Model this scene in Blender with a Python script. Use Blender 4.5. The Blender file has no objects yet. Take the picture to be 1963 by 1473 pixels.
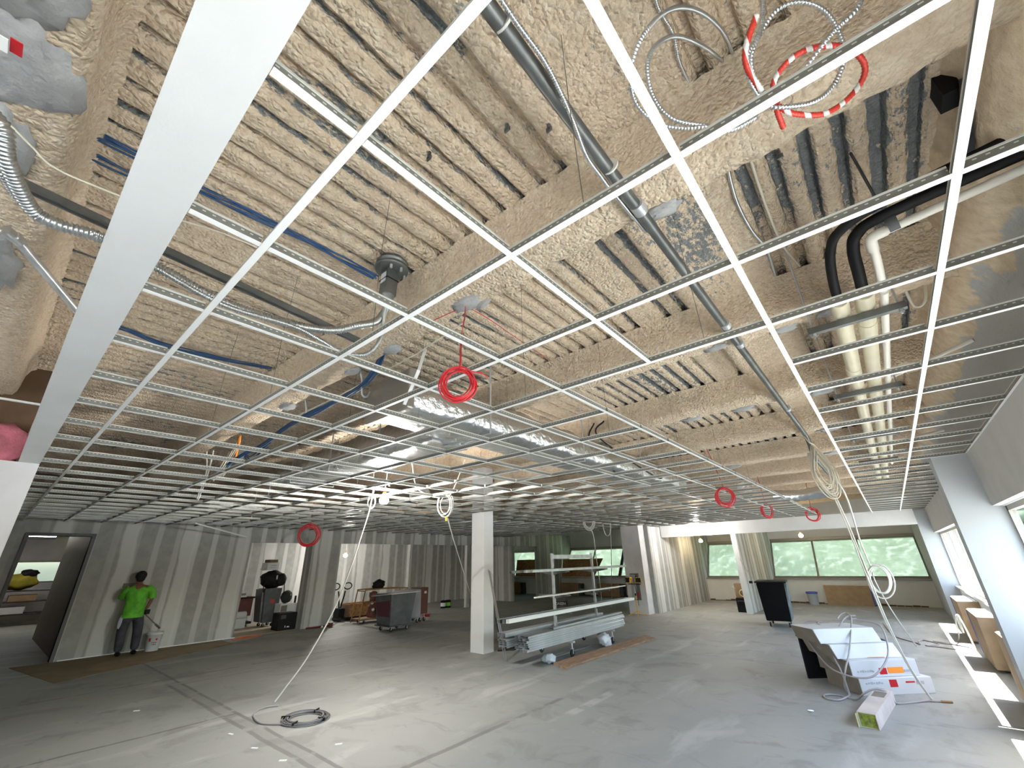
import bpy, bmesh, math, random
from mathutils import Vector, Matrix, noise
C = bpy.context.scene.collection
sc = bpy.context.scene
PI = math.pi
random.seed(7)

# ------------------------------------------------------------------ camera, sky, sun, exposure
CZ = 1.715                      # eye height
YAW, PITCH, ROLL, FPX = -0.695309, 0.401875, -0.025378, 797.26
def camera_matrix():
    cy, sy, cp, sp = math.cos(YAW), math.sin(YAW), math.cos(PITCH), math.sin(PITCH)
    fw = Vector((sy*cp, cy*cp, sp)); rt = Vector((cy, -sy, 0)); up = rt.cross(fw)
    cr, sr = math.cos(ROLL), math.sin(ROLL)
    r2, u2 = rt*cr + up*sr, -rt*sr + up*cr
    m = Matrix((r2, u2, -fw)).transposed().to_4x4()
    m.translation = Vector((0, 0, CZ))
    return m
cd = bpy.data.cameras.new('camera')
cd.sensor_fit = 'HORIZONTAL'; cd.sensor_width = 36; cd.lens = 36*FPX/1963
cd.clip_start = 0.02; cd.clip_end = 300
cam = bpy.data.objects.new('camera', cd); C.objects.link(cam)
cam.matrix_world = camera_matrix()
sc.camera = cam

w = bpy.data.worlds.new('sky'); sc.world = w; w.use_nodes = True
nt = w.node_tree; bg = nt.nodes['Background']
sky = nt.nodes.new('ShaderNodeTexSky'); sky.sky_type = 'NISHITA'; sky.sun_disc = False
sky.sun_elevation = math.radians(68); sky.sun_rotation = math.radians(90); sky.air_density = 1.2; sky.dust_density = 2.5
nt.links.new(sky.outputs[0], bg.inputs['Color'])
bg.inputs['Strength'].default_value = 0.40
sun_d = bpy.data.lights.new('sun', 'SUN'); sun_d.energy = 10; sun_d.angle = 0.009; sun_d.color = (1, .96, .9)
sun = bpy.data.objects.new('sun', sun_d); C.objects.link(sun)
sun.rotation_euler = Vector((-0.333, 0.0, -0.943)).to_track_quat('-Z', 'Y').to_euler()   # almost overhead, from the window side
vs = sc.view_settings
sc.display_settings.display_device = 'sRGB'
vs.view_transform = 'Standard'; vs.look = 'None'; vs.gamma = 1; vs.use_curve_mapping = False
vs.exposure = 2.2
sc.cycles.use_denoising = True
sc.cycles.max_bounces = 8; sc.cycles.diffuse_bounces = 6; sc.cycles.glossy_bounces = 4
sc.cycles.transparent_max_bounces = 12; sc.cycles.caustics_reflective = False; sc.cycles.caustics_refractive = False
sc.cycles.sample_clamp_indirect = 8

# ------------------------------------------------------------------ materials
def mat(name, col, rough=.6, metal=0., bump=0., bscale=20., var=0., vscale=3., col2=None, emit=None, estr=1., spec=.5, coord='Object', detail=6, stretch=None):
    m = bpy.data.materials.new(name); m.use_nodes = True
    n = m.node_tree.nodes; l = m.node_tree.links; b = n['Principled BSDF']
    c4 = (*col, 1)
    b.inputs['Base Color'].default_value = c4
    b.inputs['Roughness'].default_value = rough; b.inputs['Metallic'].default_value = metal
    b.inputs['Specular IOR Level'].default_value = spec
    m.diffuse_color = c4
    if emit:
        b.inputs['Emission Color'].default_value = (*emit, 1); b.inputs['Emission Strength'].default_value = estr
    tc = n.new('ShaderNodeTexCoord'); src = tc.outputs[coord]
    if stretch:
        mp = n.new('ShaderNodeMapping'); mp.inputs['Scale'].default_value = stretch
        l.new(src, mp.inputs['Vector']); src = mp.outputs[0]
    if var or col2:
        t = n.new('ShaderNodeTexNoise'); t.inputs['Scale'].default_value = vscale; t.inputs['Detail'].default_value = detail
        l.new(src, t.inputs['Vector'])
        r = n.new('ShaderNodeValToRGB')
        r.color_ramp.elements[0].position = .35; r.color_ramp.elements[1].position = .65
        a2 = col2 or tuple(min(1, x*(1+var)) for x in col)
        a1 = col if col2 else tuple(x*(1-var) for x in col)
        r.color_ramp.elements[0].color = (*a1, 1); r.color_ramp.elements[1].color = (*a2, 1)
        l.new(t.outputs['Fac'], r.inputs[0]); l.new(r.outputs[0], b.inputs['Base Color'])
    if bump:
        t2 = n.new('ShaderNodeTexNoise'); t2.inputs['Scale'].default_value = bscale; t2.inputs['Detail'].default_value = 6
        l.new(src, t2.inputs['Vector'])
        bp = n.new('ShaderNodeBump'); bp.inputs['Strength'].default_value = bump; bp.inputs['Distance'].default_value = .02
        l.new(t2.outputs['Fac'], bp.inputs['Height']); l.new(bp.outputs[0], b.inputs['Normal'])
    return m

class NG:                       # small node-graph helper
    def __init__(s, name):
        s.m = bpy.data.materials.new(name); s.m.use_nodes = True
        s.n = s.m.node_tree.nodes; s.l = s.m.node_tree.links; s.b = s.n['Principled BSDF']
        s.geo = s.n.new('ShaderNodeNewGeometry').outputs['Position']
    def node(s, t, **k):
        x = s.n.new(t)
        for a, v in k.items(): setattr(x, a, v)
        return x
    def put(s, sock, v):
        if hasattr(v, 'is_linked'): s.l.new(v, sock)
        elif isinstance(v, (tuple, list)) and len(v) == 3 and sock.type == 'RGBA': sock.default_value = (*v, 1)
        else: sock.default_value = v
    def math(s, op, a, b=None, clamp=False):
        x = s.node('ShaderNodeMath', operation=op, use_clamp=clamp); s.put(x.inputs[0], a)
        if b is not None: s.put(x.inputs[1], b)
        return x.outputs[0]
    def noise(s, scale, detail=5, vec=None, stretch=None, rough=.55, dist=0):
        v = vec if vec is not None else s.geo
        if stretch:
            mp = s.node('ShaderNodeMapping'); mp.inputs['Scale'].default_value = stretch; s.l.new(v, mp.inputs['Vector']); v = mp.outputs[0]
        x = s.node('ShaderNodeTexNoise'); x.inputs['Scale'].default_value = scale; x.inputs['Detail'].default_value = detail
        x.inputs['Roughness'].default_value = rough; x.inputs['Distortion'].default_value = dist
        s.l.new(v, x.inputs['Vector']); return x.outputs['Fac']
    def ramp(s, f, stops):
        x = s.node('ShaderNodeValToRGB'); e = x.color_ramp.elements
        while len(e) < len(stops): e.new(.5)
        for i, (p, c) in enumerate(stops):
            e[i].position = p; e[i].color = (*c, 1) if isinstance(c, tuple) else (c, c, c, 1)
        s.l.new(f, x.inputs[0]); return x.outputs[0]
    def step(s, f, lo, hi):
        x = s.node('ShaderNodeMapRange'); x.interpolation_type = 'SMOOTHSTEP'
        s.put(x.inputs[0], f); x.inputs[1].default_value = lo; x.inputs[2].default_value = hi; return x.outputs[0]
    def mix(s, f, a, b):
        x = s.node('ShaderNodeMix', data_type='RGBA'); s.put(x.inputs[0], f); s.put(x.inputs[6], a); s.put(x.inputs[7], b); return x.outputs[2]
    def xyz(s):
        x = s.node('ShaderNodeSeparateXYZ'); s.l.new(s.geo, x.inputs[0]); return x.outputs
    def bump(s, h, strength=.5, dist=.02):
        x = s.node('ShaderNodeBump'); x.inputs['Strength'].default_value = strength; x.inputs['Distance'].default_value = dist
        s.l.new(h, x.inputs['Height']); s.l.new(x.outputs[0], s.b.inputs['Normal'])
    def done(s, col, rough=.7, metal=0.):
        s.put(s.b.inputs['Base Color'], col); s.put(s.b.inputs['Roughness'], rough); s.put(s.b.inputs['Metallic'], metal); return s.m

def foam_material(name, patchy):
    g = NG(name); x, y, z = g.xyz()
    lum = g.noise(22, 6, stretch=(1, .7, 1), rough=.6); fine = g.noise(60, 5, stretch=(1, .6, 1), rough=.7)
    big = g.noise(1.3, 3)
    tan = g.ramp(lum, [(.3, (.64, .50, .355)), (.55, (.77, .635, .48)), (.75, (.83, .72, .575))])
    tan = g.mix(g.math('MULTIPLY', g.step(big, .45, .7), .35), tan, (.77, .605, .46))
    col = tan
    if patchy:                  # thin spray: bare galvanised steel shows in blotches and inside the flutes
        reg = g.noise(.55, 3, stretch=(1.6, .7, 1)); spk = g.noise(26, 6, stretch=(1, .45, 1), rough=.75)
        deep = g.step(z, 3.772, 3.80)
        mask = g.math('ADD', g.math('MULTIPLY', g.math('SUBTRACT', reg, .53), 3.2), g.math('MULTIPLY', g.math('SUBTRACT', spk, .5), 2.2))
        bare = g.math('MULTIPLY', g.math('MULTIPLY', g.step(x, -.05, .25), g.math('SUBTRACT', 1.0, g.step(x, .62, .85))), g.math('MULTIPLY', g.step(y, 1.75, 1.95), g.math('SUBTRACT', 1.0, g.step(y, 2.7, 3.6))))
        mask = g.math('ADD', mask, g.math('ADD', g.math('MULTIPLY', deep, .5), g.math('MULTIPLY', bare, .42)))
        mask = g.step(mask, .36, .50)
        col = g.mix(mask, tan, g.ramp(spk, [(.3, (.17, .182, .188)), (.7, (.29, .31, .315))]))
    vo = g.node('ShaderNodeTexVoronoi', feature='F1'); vo.inputs['Scale'].default_value = 44
    wp = g.node('ShaderNodeVectorMath', operation='ADD'); wn = g.node('ShaderNodeTexNoise'); wn.inputs['Scale'].default_value = 25
    g.l.new(g.geo, wn.inputs['Vector']); ws = g.node('ShaderNodeVectorMath', operation='SCALE'); ws.inputs['Scale'].default_value = .03; g.l.new(wn.outputs['Color'], ws.inputs[0])
    g.l.new(g.geo, wp.inputs[0]); g.l.new(ws.outputs[0], wp.inputs[1]); g.l.new(wp.outputs[0], vo.inputs['Vector'])
    h = g.math('SUBTRACT', g.math('ADD', lum, g.math('MULTIPLY', fine, .6)), g.math('MULTIPLY', vo.outputs['Distance'], 1.1))
    g.bump(h, .8, .028)
    return g.done(col, .92)
M = {}
M['foam'] = foam_material('spray_foam', False)
M['deck'] = foam_material('sprayed_steel_deck', True)

def floor_material():
    g = NG('concrete_slab'); x, y, z = g.xyz()
    big = g.noise(.35, 6, dist=.6); mid = g.noise(1.6, 7, dist=.8, rough=.62); streak = g.noise(2.2, 6, stretch=(1.0, .28, 1), dist=.5); fine = g.noise(45, 4)
    col = g.ramp(big, [(.3, (.28, .295, .285)), (.7, (.37, .375, .36))])
    col = g.mix(g.math('MULTIPLY', g.step(mid, .50, .66), .45), col, (.18, .185, .172))
    col = g.mix(g.math('MULTIPLY', g.step(streak, .54, .70), .55), col, (.50, .515, .51))
    col = g.mix(g.math('MULTIPLY', g.math('SUBTRACT', fine, .35), .35), col, (.25, .25, .24))
    wob = g.math('MULTIPLY', g.math('SUBTRACT', g.noise(1.5, 4), .5), .05)
    worn = g.step(g.noise(3, 5), .36, .5)
    def line(axis, c, half, lo, hi, amt, tint):
        nonlocal col
        a, b = (x, y) if axis == 'x' else (y, x)
        d = g.math('ABSOLUTE', g.math('ADD', g.math('SUBTRACT', a, c), wob))
        f = g.math('SUBTRACT', 1.0, g.step(d, half*.55, half))
        f = g.math('MULTIPLY', f, g.math('MULTIPLY', g.step(b, lo-.15, lo), g.math('SUBTRACT', 1.0, g.step(b, hi, hi+.15))))
        col = g.mix(g.math('MULTIPLY', g.math('MULTIPLY', f, worn), amt), col, tint)
    smear = g.noise(4.5, 6, stretch=(.35, 1.0, 1), dist=1.2)
    col = g.mix(g.math('MULTIPLY', g.step(smear, .60, .72), .35), col, (.17, .175, .165))
    dk = (.15, .15, .145)
    line('y', 2.68, .03, -12, -2.2, .8, dk); line('y', 2.52, .035, -9.5, -2.2, .7, dk); line('y', 2.6, .09, -12, -2.2, .3, (.2, .2, .2))
    line('x', -6.95, .03, -3, 2.6, .85, dk); line('x', -3.92, .045, 1.5, 5.5, .7, dk); line('x', -9.95, .03, .3, 9, .75, dk)
    line('x', -9.35, .025, 2.5, 14, .55, dk); line('y', 9.3, .03, -9, -1, .3, dk); line('x', -8.2, .03, 6, 15, .35, dk)
    line('x', -3.5, .09, 5.2, 6.2, .28, (.7, .71, .71)); line('y', 12.2, .02, -6, .5, .3, dk)
    g.bump(g.math('ADD', fine, mid), .12, .01)
    rough = g.math('SUBTRACT', .72, g.math('MULTIPLY', big, .18))
    return g.done(col, rough)
M['floor'] = floor_material()

def drywall_material():         # unpainted boards with vertical bands of joint compound
    g = NG('taped_drywall'); x, y, z = g.xyz()
    u = g.math('ADD', x, y)
    def vec(k):
        c = g.node('ShaderNodeCombineXYZ'); g.l.new(u, c.inputs[0]); g.l.new(g.math('MULTIPLY', z, k), c.inputs[1]); return c.outputs[0]
    wob = g.math('MULTIPLY', g.math('SUBTRACT', g.noise(1.4, 3, vec=vec(.5)), .5), .22)
    s1 = g.math('ABSOLUTE', g.math('SUBTRACT', g.math('FRACT', g.math('ADD', g.math('MULTIPLY', u, 1/.406), wob)), .5))
    band = g.math('SUBTRACT', 1.0, g.step(s1, .11, .19))
    s2 = g.math('ABSOLUTE', g.math('SUBTRACT', g.math('FRACT', g.math('ADD', g.math('MULTIPLY', u, 1/1.22), wob)), .4))
    seam = g.math('SUBTRACT', 1.0, g.step(s2, .10, .15)); fine = g.noise(5, 5); vary = g.noise(.9, 2, vec=vec(.15))
    board = g.mix(g.step(fine, .4, .65), (.33, .335, .325), (.38, .38, .365))
    col = g.mix(g.math('MULTIPLY', band, g.step(vary, .3, .6)), board, (.58, .585, .58))
    col = g.mix(g.math('MULTIPLY', seam, .8), col, (.66, .665, .66))
    return g.done(col, .85)
M['drywall'] = drywall_material()
M['wall_white'] = mat('white_primed_wall', (.66, .67, .68), .75, bump=.05, bscale=120, var=.03)
M['wall_lav'] = mat('pale_taped_board', (.62, .61, .63), .8, var=.08, vscale=2)
M['wall_brown'] = mat('brown_corridor_wall', (.30, .235, .20), .55, var=.06)
M['kraft'] = mat('kraft_paper_facing', (.115, .066, .035), .8, var=.12, vscale=5, bump=.1, bscale=60)
M['white_metal'] = mat('white_painted_steel', (.86, .87, .87), .35)
M['galv'] = mat('galvanised_steel', (.56, .585, .61), .38, .55, var=.12, vscale=9)
M['galv_dark'] = mat('dull_galvanised_steel', (.17, .18, .18), .42, .7, var=.15, vscale=8)
def web_material():             # galvanised web with a row of small punched marks
    g = NG('tee_web_steel'); x, y, z = g.xyz(); u = g.math('ADD', x, y)
    f = g.math('ABSOLUTE', g.math('SUBTRACT', g.math('FRACT', g.math('MULTIPLY', u, 36.)), .5))
    row = g.math('ABSOLUTE', g.math('SUBTRACT', z, 2.766))
    d = g.math('MULTIPLY', g.math('LESS_THAN', f, .17), g.math('LESS_THAN', row, .0022))
    top = g.math('GREATER_THAN', z, 2.7745)
    col = g.mix(g.math('MAXIMUM', d, top), (.23, .235, .22), (.72, .73, .70))
    return g.done(col, .42, .55)
M['tee_web'] = web_material()
M['alu'] = mat('bare_aluminium', (.62, .64, .66), .28, .9)
M['dark_metal'] = mat('dark_grey_metal', (.06, .063, .068), .45, .3, var=.15)
M['black'] = mat('black_plastic', (.006, .006, .007), .6, var=.2, spec=.25)
M['black_rubber'] = mat('black_rubber', (.015, .015, .016), .7)
M['red'] = mat('red_plastic', (.55, .015, .025), .35)
M['orange'] = mat('orange_mark', (.95, .30, .03), .6)
M['white_cable'] = mat('white_cable_sheath', (.66, .655, .62), .45)
M['cream_cable'] = mat('cream_cable_sheath', (.66, .62, .52), .45)
M['grey_cable'] = mat('grey_cable_sheath', (.33, .31, .32), .4)
M['blue_cable'] = mat('blue_cable_sheath', (.02, .075, .20), .4)
M['pvc'] = mat('cream_pvc_pipe', (.72, .66, .50), .4, var=.06, vscale=4)
M['pvc_white'] = mat('white_pvc_pipe', (.80, .77, .70), .4)
M['white_paper'] = mat('white_cardboard', (.62, .64, .67), .6, var=.03)
M['card'] = mat('brown_cardboard', (.30, .20, .115), .8, var=.1, vscale=6)
M['card_grey'] = mat('grey_brown_cardboard', (.20, .18, .155), .8, var=.1, vscale=6)
M['board'] = mat('brown_board_facing', (.33, .23, .14), .8, bump=.1, bscale=80, var=.1, vscale=8)
M['blue'] = mat('blue_tape', (.05, .10, .42), .5)
M['wood'] = mat('lumber', (.30, .19, .12), .7, var=.3, vscale=4, stretch=(8, 1, 8))
M['osb'] = mat('strand_board', (.36, .20, .085), .75, var=.35, vscale=14, bump=.1)
M['yellow'] = mat('safety_yellow', (.72, .40, .02), .45)
M['grey_plastic'] = mat('grey_bin_plastic', (.085, .095, .105), .5, var=.2, vscale=5)
M['putty'] = mat('grey_fireproofing', (.38, .385, .39), .95, bump=.5, bscale=25, var=.12, vscale=6)
M['foil'] = mat('foil_wrap', (.72, .73, .74), .27, 1., bump=1.0, bscale=13)
M['flex'] = mat('ribbed_flexible_steel', (.50, .515, .52), .3, .9)
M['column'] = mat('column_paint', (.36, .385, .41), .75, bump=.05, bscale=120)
M['soffit'] = mat('bare_soffit_board', (.43, .43, .425), .8, var=.04)
M['duct_end'] = mat('duct_end_wrap', (.36, .34, .31), .35, .5, bump=.3, bscale=12)
M['pink'] = mat('pink_insulation', (.62, .19, .25), .95, bump=.8, bscale=30, var=.2, vscale=9)
M['frame_grey'] = mat('grey_door_frame', (.075, .075, .082), .5)
M['frame_alu'] = mat('bronze_window_frame', (.30, .285, .26), .45, .3)
M['skin'] = mat('skin', (.22, .10, .06), .55)
M['lime'] = mat('lime_shirt', (.12, .46, .035), .8, var=.3, vscale=7)
M['pants'] = mat('dark_trousers', (.045, .045, .06), .85, var=.3, vscale=7)
M['hair'] = mat('black_hair', (.008, .007, .007), .8)

def glass_material(name, tint, haze):
    m = bpy.data.materials.new(name); m.use_nodes = True; n = m.node_tree.nodes; l = m.node_tree.links
    n.remove(n['Principled BSDF']); out = n['Material Output']
    tr = n.new('ShaderNodeBsdfTransparent'); tr.inputs[0].default_value = (*tint, 1)
    gl = n.new('ShaderNodeBsdfGlossy'); gl.inputs[0].default_value = (.35, .35, .35, 1); gl.inputs['Roughness'].default_value = .02
    lw = n.new('ShaderNodeLayerWeight'); lw.inputs['Blend'].default_value = .5
    pw = n.new('ShaderNodeMath'); pw.operation = 'POWER'; pw.inputs[1].default_value = 4; l.new(lw.outputs['Facing'], pw.inputs[0])
    sc_ = n.new('ShaderNodeMath'); sc_.operation = 'MULTIPLY_ADD'; sc_.inputs[1].default_value = .25; sc_.inputs[2].default_value = .03; l.new(pw.outputs[0], sc_.inputs[0])
    mx = n.new('ShaderNodeMixShader'); l.new(sc_.outputs[0], mx.inputs[0]); l.new(tr.outputs[0], mx.inputs[1]); l.new(gl.outputs[0], mx.inputs[2])
    last = mx.outputs[0]
    if haze:                    # dusty film on the pane
        t = n.new('ShaderNodeBsdfTranslucent'); t.inputs[0].default_value = (.52, .61, .56, 1)
        tc = n.new('ShaderNodeTexCoord'); ns = n.new('ShaderNodeTexNoise'); ns.inputs['Scale'].default_value = 1.6; ns.inputs['Detail'].default_value = 7
        l.new(tc.outputs['Object'], ns.inputs['Vector'])
        mr = n.new('ShaderNodeMapRange'); mr.inputs[1].default_value = .3; mr.inputs[2].default_value = .7; mr.inputs[3].default_value = haze*.75; mr.inputs[4].default_value = haze*1.2
        l.new(ns.outputs['Fac'], mr.inputs[0])
        m2 = n.new('ShaderNodeMixShader'); l.new(mr.outputs[0], m2.inputs[0]); l.new(last, m2.inputs[1]); l.new(t.outputs[0], m2.inputs[2]); last = m2.outputs[0]
    l.new(last, out.inputs[0]); return m
M['glass'] = glass_material('clear_glass', (.96, .98, .97), 0)
M['glass_hazy'] = glass_material('dusty_glass', (.55, .58, .565), .07)

# ------------------------------------------------------------------ mesh helpers
def basis(d, up=None):
    d = Vector(d).normalized(); up = Vector(up) if up else (Vector((0, 0, 1)) if abs(d.z) < .95 else Vector((0, 1, 0)))
    a = d.cross(up).normalized(); return d, a, a.cross(d)
class MB:
    def __init__(s): s.v = []; s.f = []; s.mi = []; s.sm = []
    def add(s, vs, fs, mi=0, smooth=False):
        o = len(s.v); s.v += [tuple(p) for p in vs]; s.f += [tuple(i+o for i in f) for f in fs]
        s.mi += [mi]*len(fs); s.sm += [smooth]*len(fs); return s
    def hexa(s, p, mi=0):       # eight corners: 0-3 lower loop, 4-7 upper loop
        return s.add(p, [(3, 2, 1, 0), (4, 5, 6, 7), (0, 1, 5, 4), (1, 2, 6, 5), (2, 3, 7, 6), (3, 0, 4, 7)], mi)
    def box(s, x0, x1, y0, y1, z0, z1, mi=0):
        return s.hexa([(x0, y0, z0), (x1, y0, z0), (x1, y1, z0), (x0, y1, z0), (x0, y0, z1), (x1, y0, z1), (x1, y1, z1), (x0, y1, z1)], mi)
    def obox(s, c, d, L, W, H, up=None, mi=0):     # centred box, long axis d
        d, a, u = basis(d, up); c = Vector(c); p = []
        for k in (-.5, .5):
            for i, j in ((-.5, -.5), (.5, -.5), (.5, .5), (-.5, .5)): p.append(c + d*L*i + a*W*j + u*H*k)
        return s.hexa(p, mi)
    def bar(s, p, q, W, H=None, up=None, mi=0):
        p, q = Vector(p), Vector(q); return s.obox((p+q)/2, q-p, (q-p).length, W, H or W, up, mi)
    def rings(s, rs, mi=0, smooth=True, cap=True, closed=False):
        n = len(rs[0]); vs = [p for r in rs for p in r]; fs = []
        m = len(rs)
        for i in range(m if closed else m-1):
            j = (i+1) % m
            for k in range(n): fs.append((i*n+k, i*n+(k+1) % n, j*n+(k+1) % n, j*n+k))
        s.add(vs, fs, mi, smooth)
        if cap and not closed:
            s.add(rs[0], [tuple(range(n))[::-1]], mi); s.add(rs[-1], [tuple(range(n))], mi)
        return s
    def cyl(s, p, q, r, r2=None, n=16, mi=0, smooth=True, cap=True):
        p, q = Vector(p), Vector(q); d, a, u = basis(q-p); r2 = r if r2 is None else r2
        return s.rings([[c + (a*math.cos(2*PI*k/n) + u*math.sin(2*PI*k/n))*rr for k in range(n)] for c, rr in ((p, r), (q, r2))], mi, smooth, cap)
    def tube(s, pts, r, n=8, mi=0, closed=False, rf=None):
        P = [Vector(p) for p in pts]; rs = []; m = len(P); pa = None
        for i in range(m):
            t = (P[(i+1) % m] - P[i-1]) if closed else (P[min(i+1, m-1)] - P[max(i-1, 0)])
            if t.length < 1e-9: t = Vector((0, 0, 1))
            t.normalize()
            if pa is None: _, a, _ = basis(t)
            else:
                a = pa - t*pa.dot(t)
                a = a.normalized() if a.length > 1e-6 else basis(t)[1]
            pa = a; b = t.cross(a); rr = r if rf is None else rf(i)
            rs.append([P[i] + (a*math.cos(2*PI*k/n) + b*math.sin(2*PI*k/n))*rr for k in range(n)])
        return s.rings(rs, mi, True, True, closed)
    def lathe(s, c, prof, n=20, mi=0, ax=(0, 0, 1)):
        d, a, u = basis(ax, (0, 1, 0) if abs(Vector(ax).normalized().z) > .9 else None); c = Vector(c)
        return s.rings([[c + d*z + (a*math.cos(2*PI*k/n) + u*math.sin(2*PI*k/n))*max(r, 1e-4) for k in range(n)] for r, z in prof], mi, True, True)
    def prism(s, poly, axis, a0, a1, mi=0):        # 2-D outline extruded along an axis
        def P(u, v, w): return (w, u, v) if axis == 'x' else (u, w, v) if axis == 'y' else (u, v, w)
        n = len(poly); vs = [P(u, v, a0) for u, v in poly] + [P(u, v, a1) for u, v in poly]
        fs = [tuple(range(n))[::-1], tuple(range(n, 2*n))] + [(i, (i+1) % n, n+(i+1) % n, n+i) for i in range(n)]
        return s.add(vs, fs, mi)
    def blob(s, c, r, sc_=(1, 1, 1), amp=.15, freq=3., n=2, seed=0, mi=0):
        bm = bmesh.new(); bmesh.ops.create_icosphere(bm, subdivisions=n, radius=1)
        vs = []
        for v in bm.verts:
            k = 1 + amp*noise.noise(v.co*freq + Vector((seed, seed*1.7, 0)))
            vs.append(tuple(Vector(c) + Vector((v.co.x*sc_[0], v.co.y*sc_[1], v.co.z*sc_[2]))*r*k))
        fs = [tuple(v.index for v in f.verts) for f in bm.faces]; bm.free()
        return s.add(vs, fs, mi, True)
    def build(s, name, mats, parent=None, bevel=0., fix=True):
        me = bpy.data.meshes.new(name)
        off = Vector(parent.get('base', (0, 0, 0))) if parent else Vector((0, 0, 0))
        me.from_pydata([tuple(Vector(v) - off) for v in s.v], [], s.f); me.update()
        if not isinstance(mats, (list, tuple)): mats = [mats]
        for m in mats: me.materials.append(M[m] if isinstance(m, str) else m)
        me.polygons.foreach_set('material_index', s.mi); me.polygons.foreach_set('use_smooth', s.sm)
        if fix:
            bm = bmesh.new(); bm.from_mesh(me); bmesh.ops.recalc_face_normals(bm, faces=bm.faces); bm.to_mesh(me); bm.free()
        o = bpy.data.objects.new(name, me); C.objects.link(o)
        if parent: o.parent = parent
        if bevel:
            b = o.modifiers.new('bevel', 'BEVEL'); b.width = bevel; b.segments = 2; b.limit_method = 'ANGLE'
        return o
def tag(o, label=None, cat=None, group=None, kind=None):
    if label: o['label'] = label
    if cat: o['category'] = cat
    if group: o['group'] = group
    if kind: o['kind'] = kind
    return o
def thing(name, label, cat, base=(0, 0, 0), group=None):     # an Empty at the thing's base; parts are given in world metres
    base = tuple(base) + (0,)*(3-len(base))
    o = bpy.data.objects.new(name, None); C.objects.link(o); o.location = base; o['base'] = tuple(base); o.empty_display_size = .1
    return tag(o, label, cat, group)
def part(root, name, mats, mb, bevel=0., label=None, kind=None):
    o = mb.build(name, mats, root, bevel)
    o['base'] = root.get('base', (0, 0, 0)) if root.type == 'EMPTY' else (root.get('base', (0, 0, 0)))
    return tag(o, label, kind=kind)
def solo(name, mats, mb, label, cat, group=None, bevel=0., kind=None): return tag(mb.build(name, mats, None, bevel), label, cat, group, kind)
def struct(name, mats, mb, parent=None, bevel=0.):
    o = mb.build(name, mats, parent, bevel)
    if not parent: o['kind'] = 'structure'
    return o
def strip_base():
    for o in bpy.data.objects:
        if 'base' in o: del o['base']
def smooth_path(pts, n=8):      # Catmull-Rom through points
    P = [Vector(p) for p in pts]; out = []
    for i in range(len(P)-1):
        p0, p1, p2, p3 = P[max(i-1, 0)], P[i], P[i+1], P[min(i+2, len(P)-1)]
        for k in range(n):
            t = k/n; out.append(.5*((2*p1) + (p2-p0)*t + (2*p0-5*p1+4*p2-p3)*t*t + (3*p1-p0-3*p2+p3)*t**3))
    out.append(P[-1]); return out
WORDS = ['zeroth', 'first', 'second', 'third', 'fourth', 'fifth', 'sixth', 'seventh', 'eighth', 'ninth', 'tenth', 'eleventh', 'twelfth', 'thirteenth', 'fourteenth', 'fifteenth',
         'sixteenth', 'seventeenth', 'eighteenth', 'nineteenth', 'twentieth', 'twenty-first', 'twenty-second', 'twenty-third', 'twenty-fourth', 'twenty-fifth', 'twenty-sixth', 'twenty-seventh', 'twenty-eighth']

# ------------------------------------------------------------------ the setting
S = .6096; GZ = 2.741                      # ceiling grid module and height
def BX(j): return (j - 2.2663)*S           # grid lines running away from the camera
def AY(i): return (i*1.0032 - .4631)*S     # grid lines running across
ZD, ZB = 3.76, 3.43                        # underside of the deck foam, underside of the joist foam
struct('floor', 'floor', MB().box(-29, 1.25, -8.2, 22.2, -.12, 0))
g = NG('outdoor_ground'); gx = g.noise(.5, 6)
gm = g.done(g.ramp(gx, [(.3, (.10, .17, .06)), (.5, (.17, .24, .10)), (.7, (.30, .31, .26))]), .95)
g2 = NG('pale_paving'); pm = g2.done(g2.ramp(g2.noise(.8, 5), [(.3, (.36, .36, .34)), (.7, (.46, .46, .44))]), .9)
struct('ground', gm, MB().box(-60, 60, 22.3, 30, -.6, -.4))
struct('ground', pm, MB().box(1.3, 40, -30, 22.3, -.6, -.4))
struct('ground', pm, MB().box(-60, 1.3, -40, -8.3, -.6, -.4))
struct('ground', gm, MB().box(-70, -29.1, -8.3, 22.3, -.6, -.4))

def deck_bay(y0, y1, rows, xa, xb, seed):  # foam-sprayed fluted deck between two joists
    rnd = random.Random(seed); P = .1545; k0 = math.floor(xa/P); k1 = math.ceil(xb/P)
    prof = []
    for k in range(k0, k1):
        x = k*P; flat = -.92 < x < -.18 or rnd.random() < .04
        wdt = .5*(.046 if x < -.9 else .062)*rnd.uniform(.75, 1.25); dep = 0.004 if flat else .078*rnd.uniform(.8, 1.1); c = x + P/2
        prof += [(x+.004, 0, 0), (c-wdt-.018, .006 if not flat else 0, 1), (c-wdt, .35*dep, 1), (c-wdt*.75, dep, 1), (c+wdt*.75, dep, 1), (c+wdt, .35*dep, 1), (c+wdt+.018, .006 if not flat else 0, 1)]
    mb = MB(); n = len(prof); vs = []
    for r in range(rows+1):
        y = y0 + (y1-y0)*r/rows
        for i, (x, h, e) in enumerate(prof):
            k = i//7
            wob = .006*noise.noise(Vector((k*3.1, y*7, seed))) + .006*noise.noise(Vector((i*2.1, y*19, seed+5)))
            vz = (.008*noise.noise(Vector((x*9, y*9, seed))) + .006*noise.noise(Vector((x*23, y*23, seed+9)))) if rows > 10 else 0
            vs.append((x + wob*e, y, ZD + h + vz*(1 if h < .02 else .4)))
    fs = [(r*n+i, r*n+i+1, (r+1)*n+i+1, (r+1)*n+i) for r in range(rows) for i in range(n-1)]
    mb.add(vs, fs, 0, False)
    return mb
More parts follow.
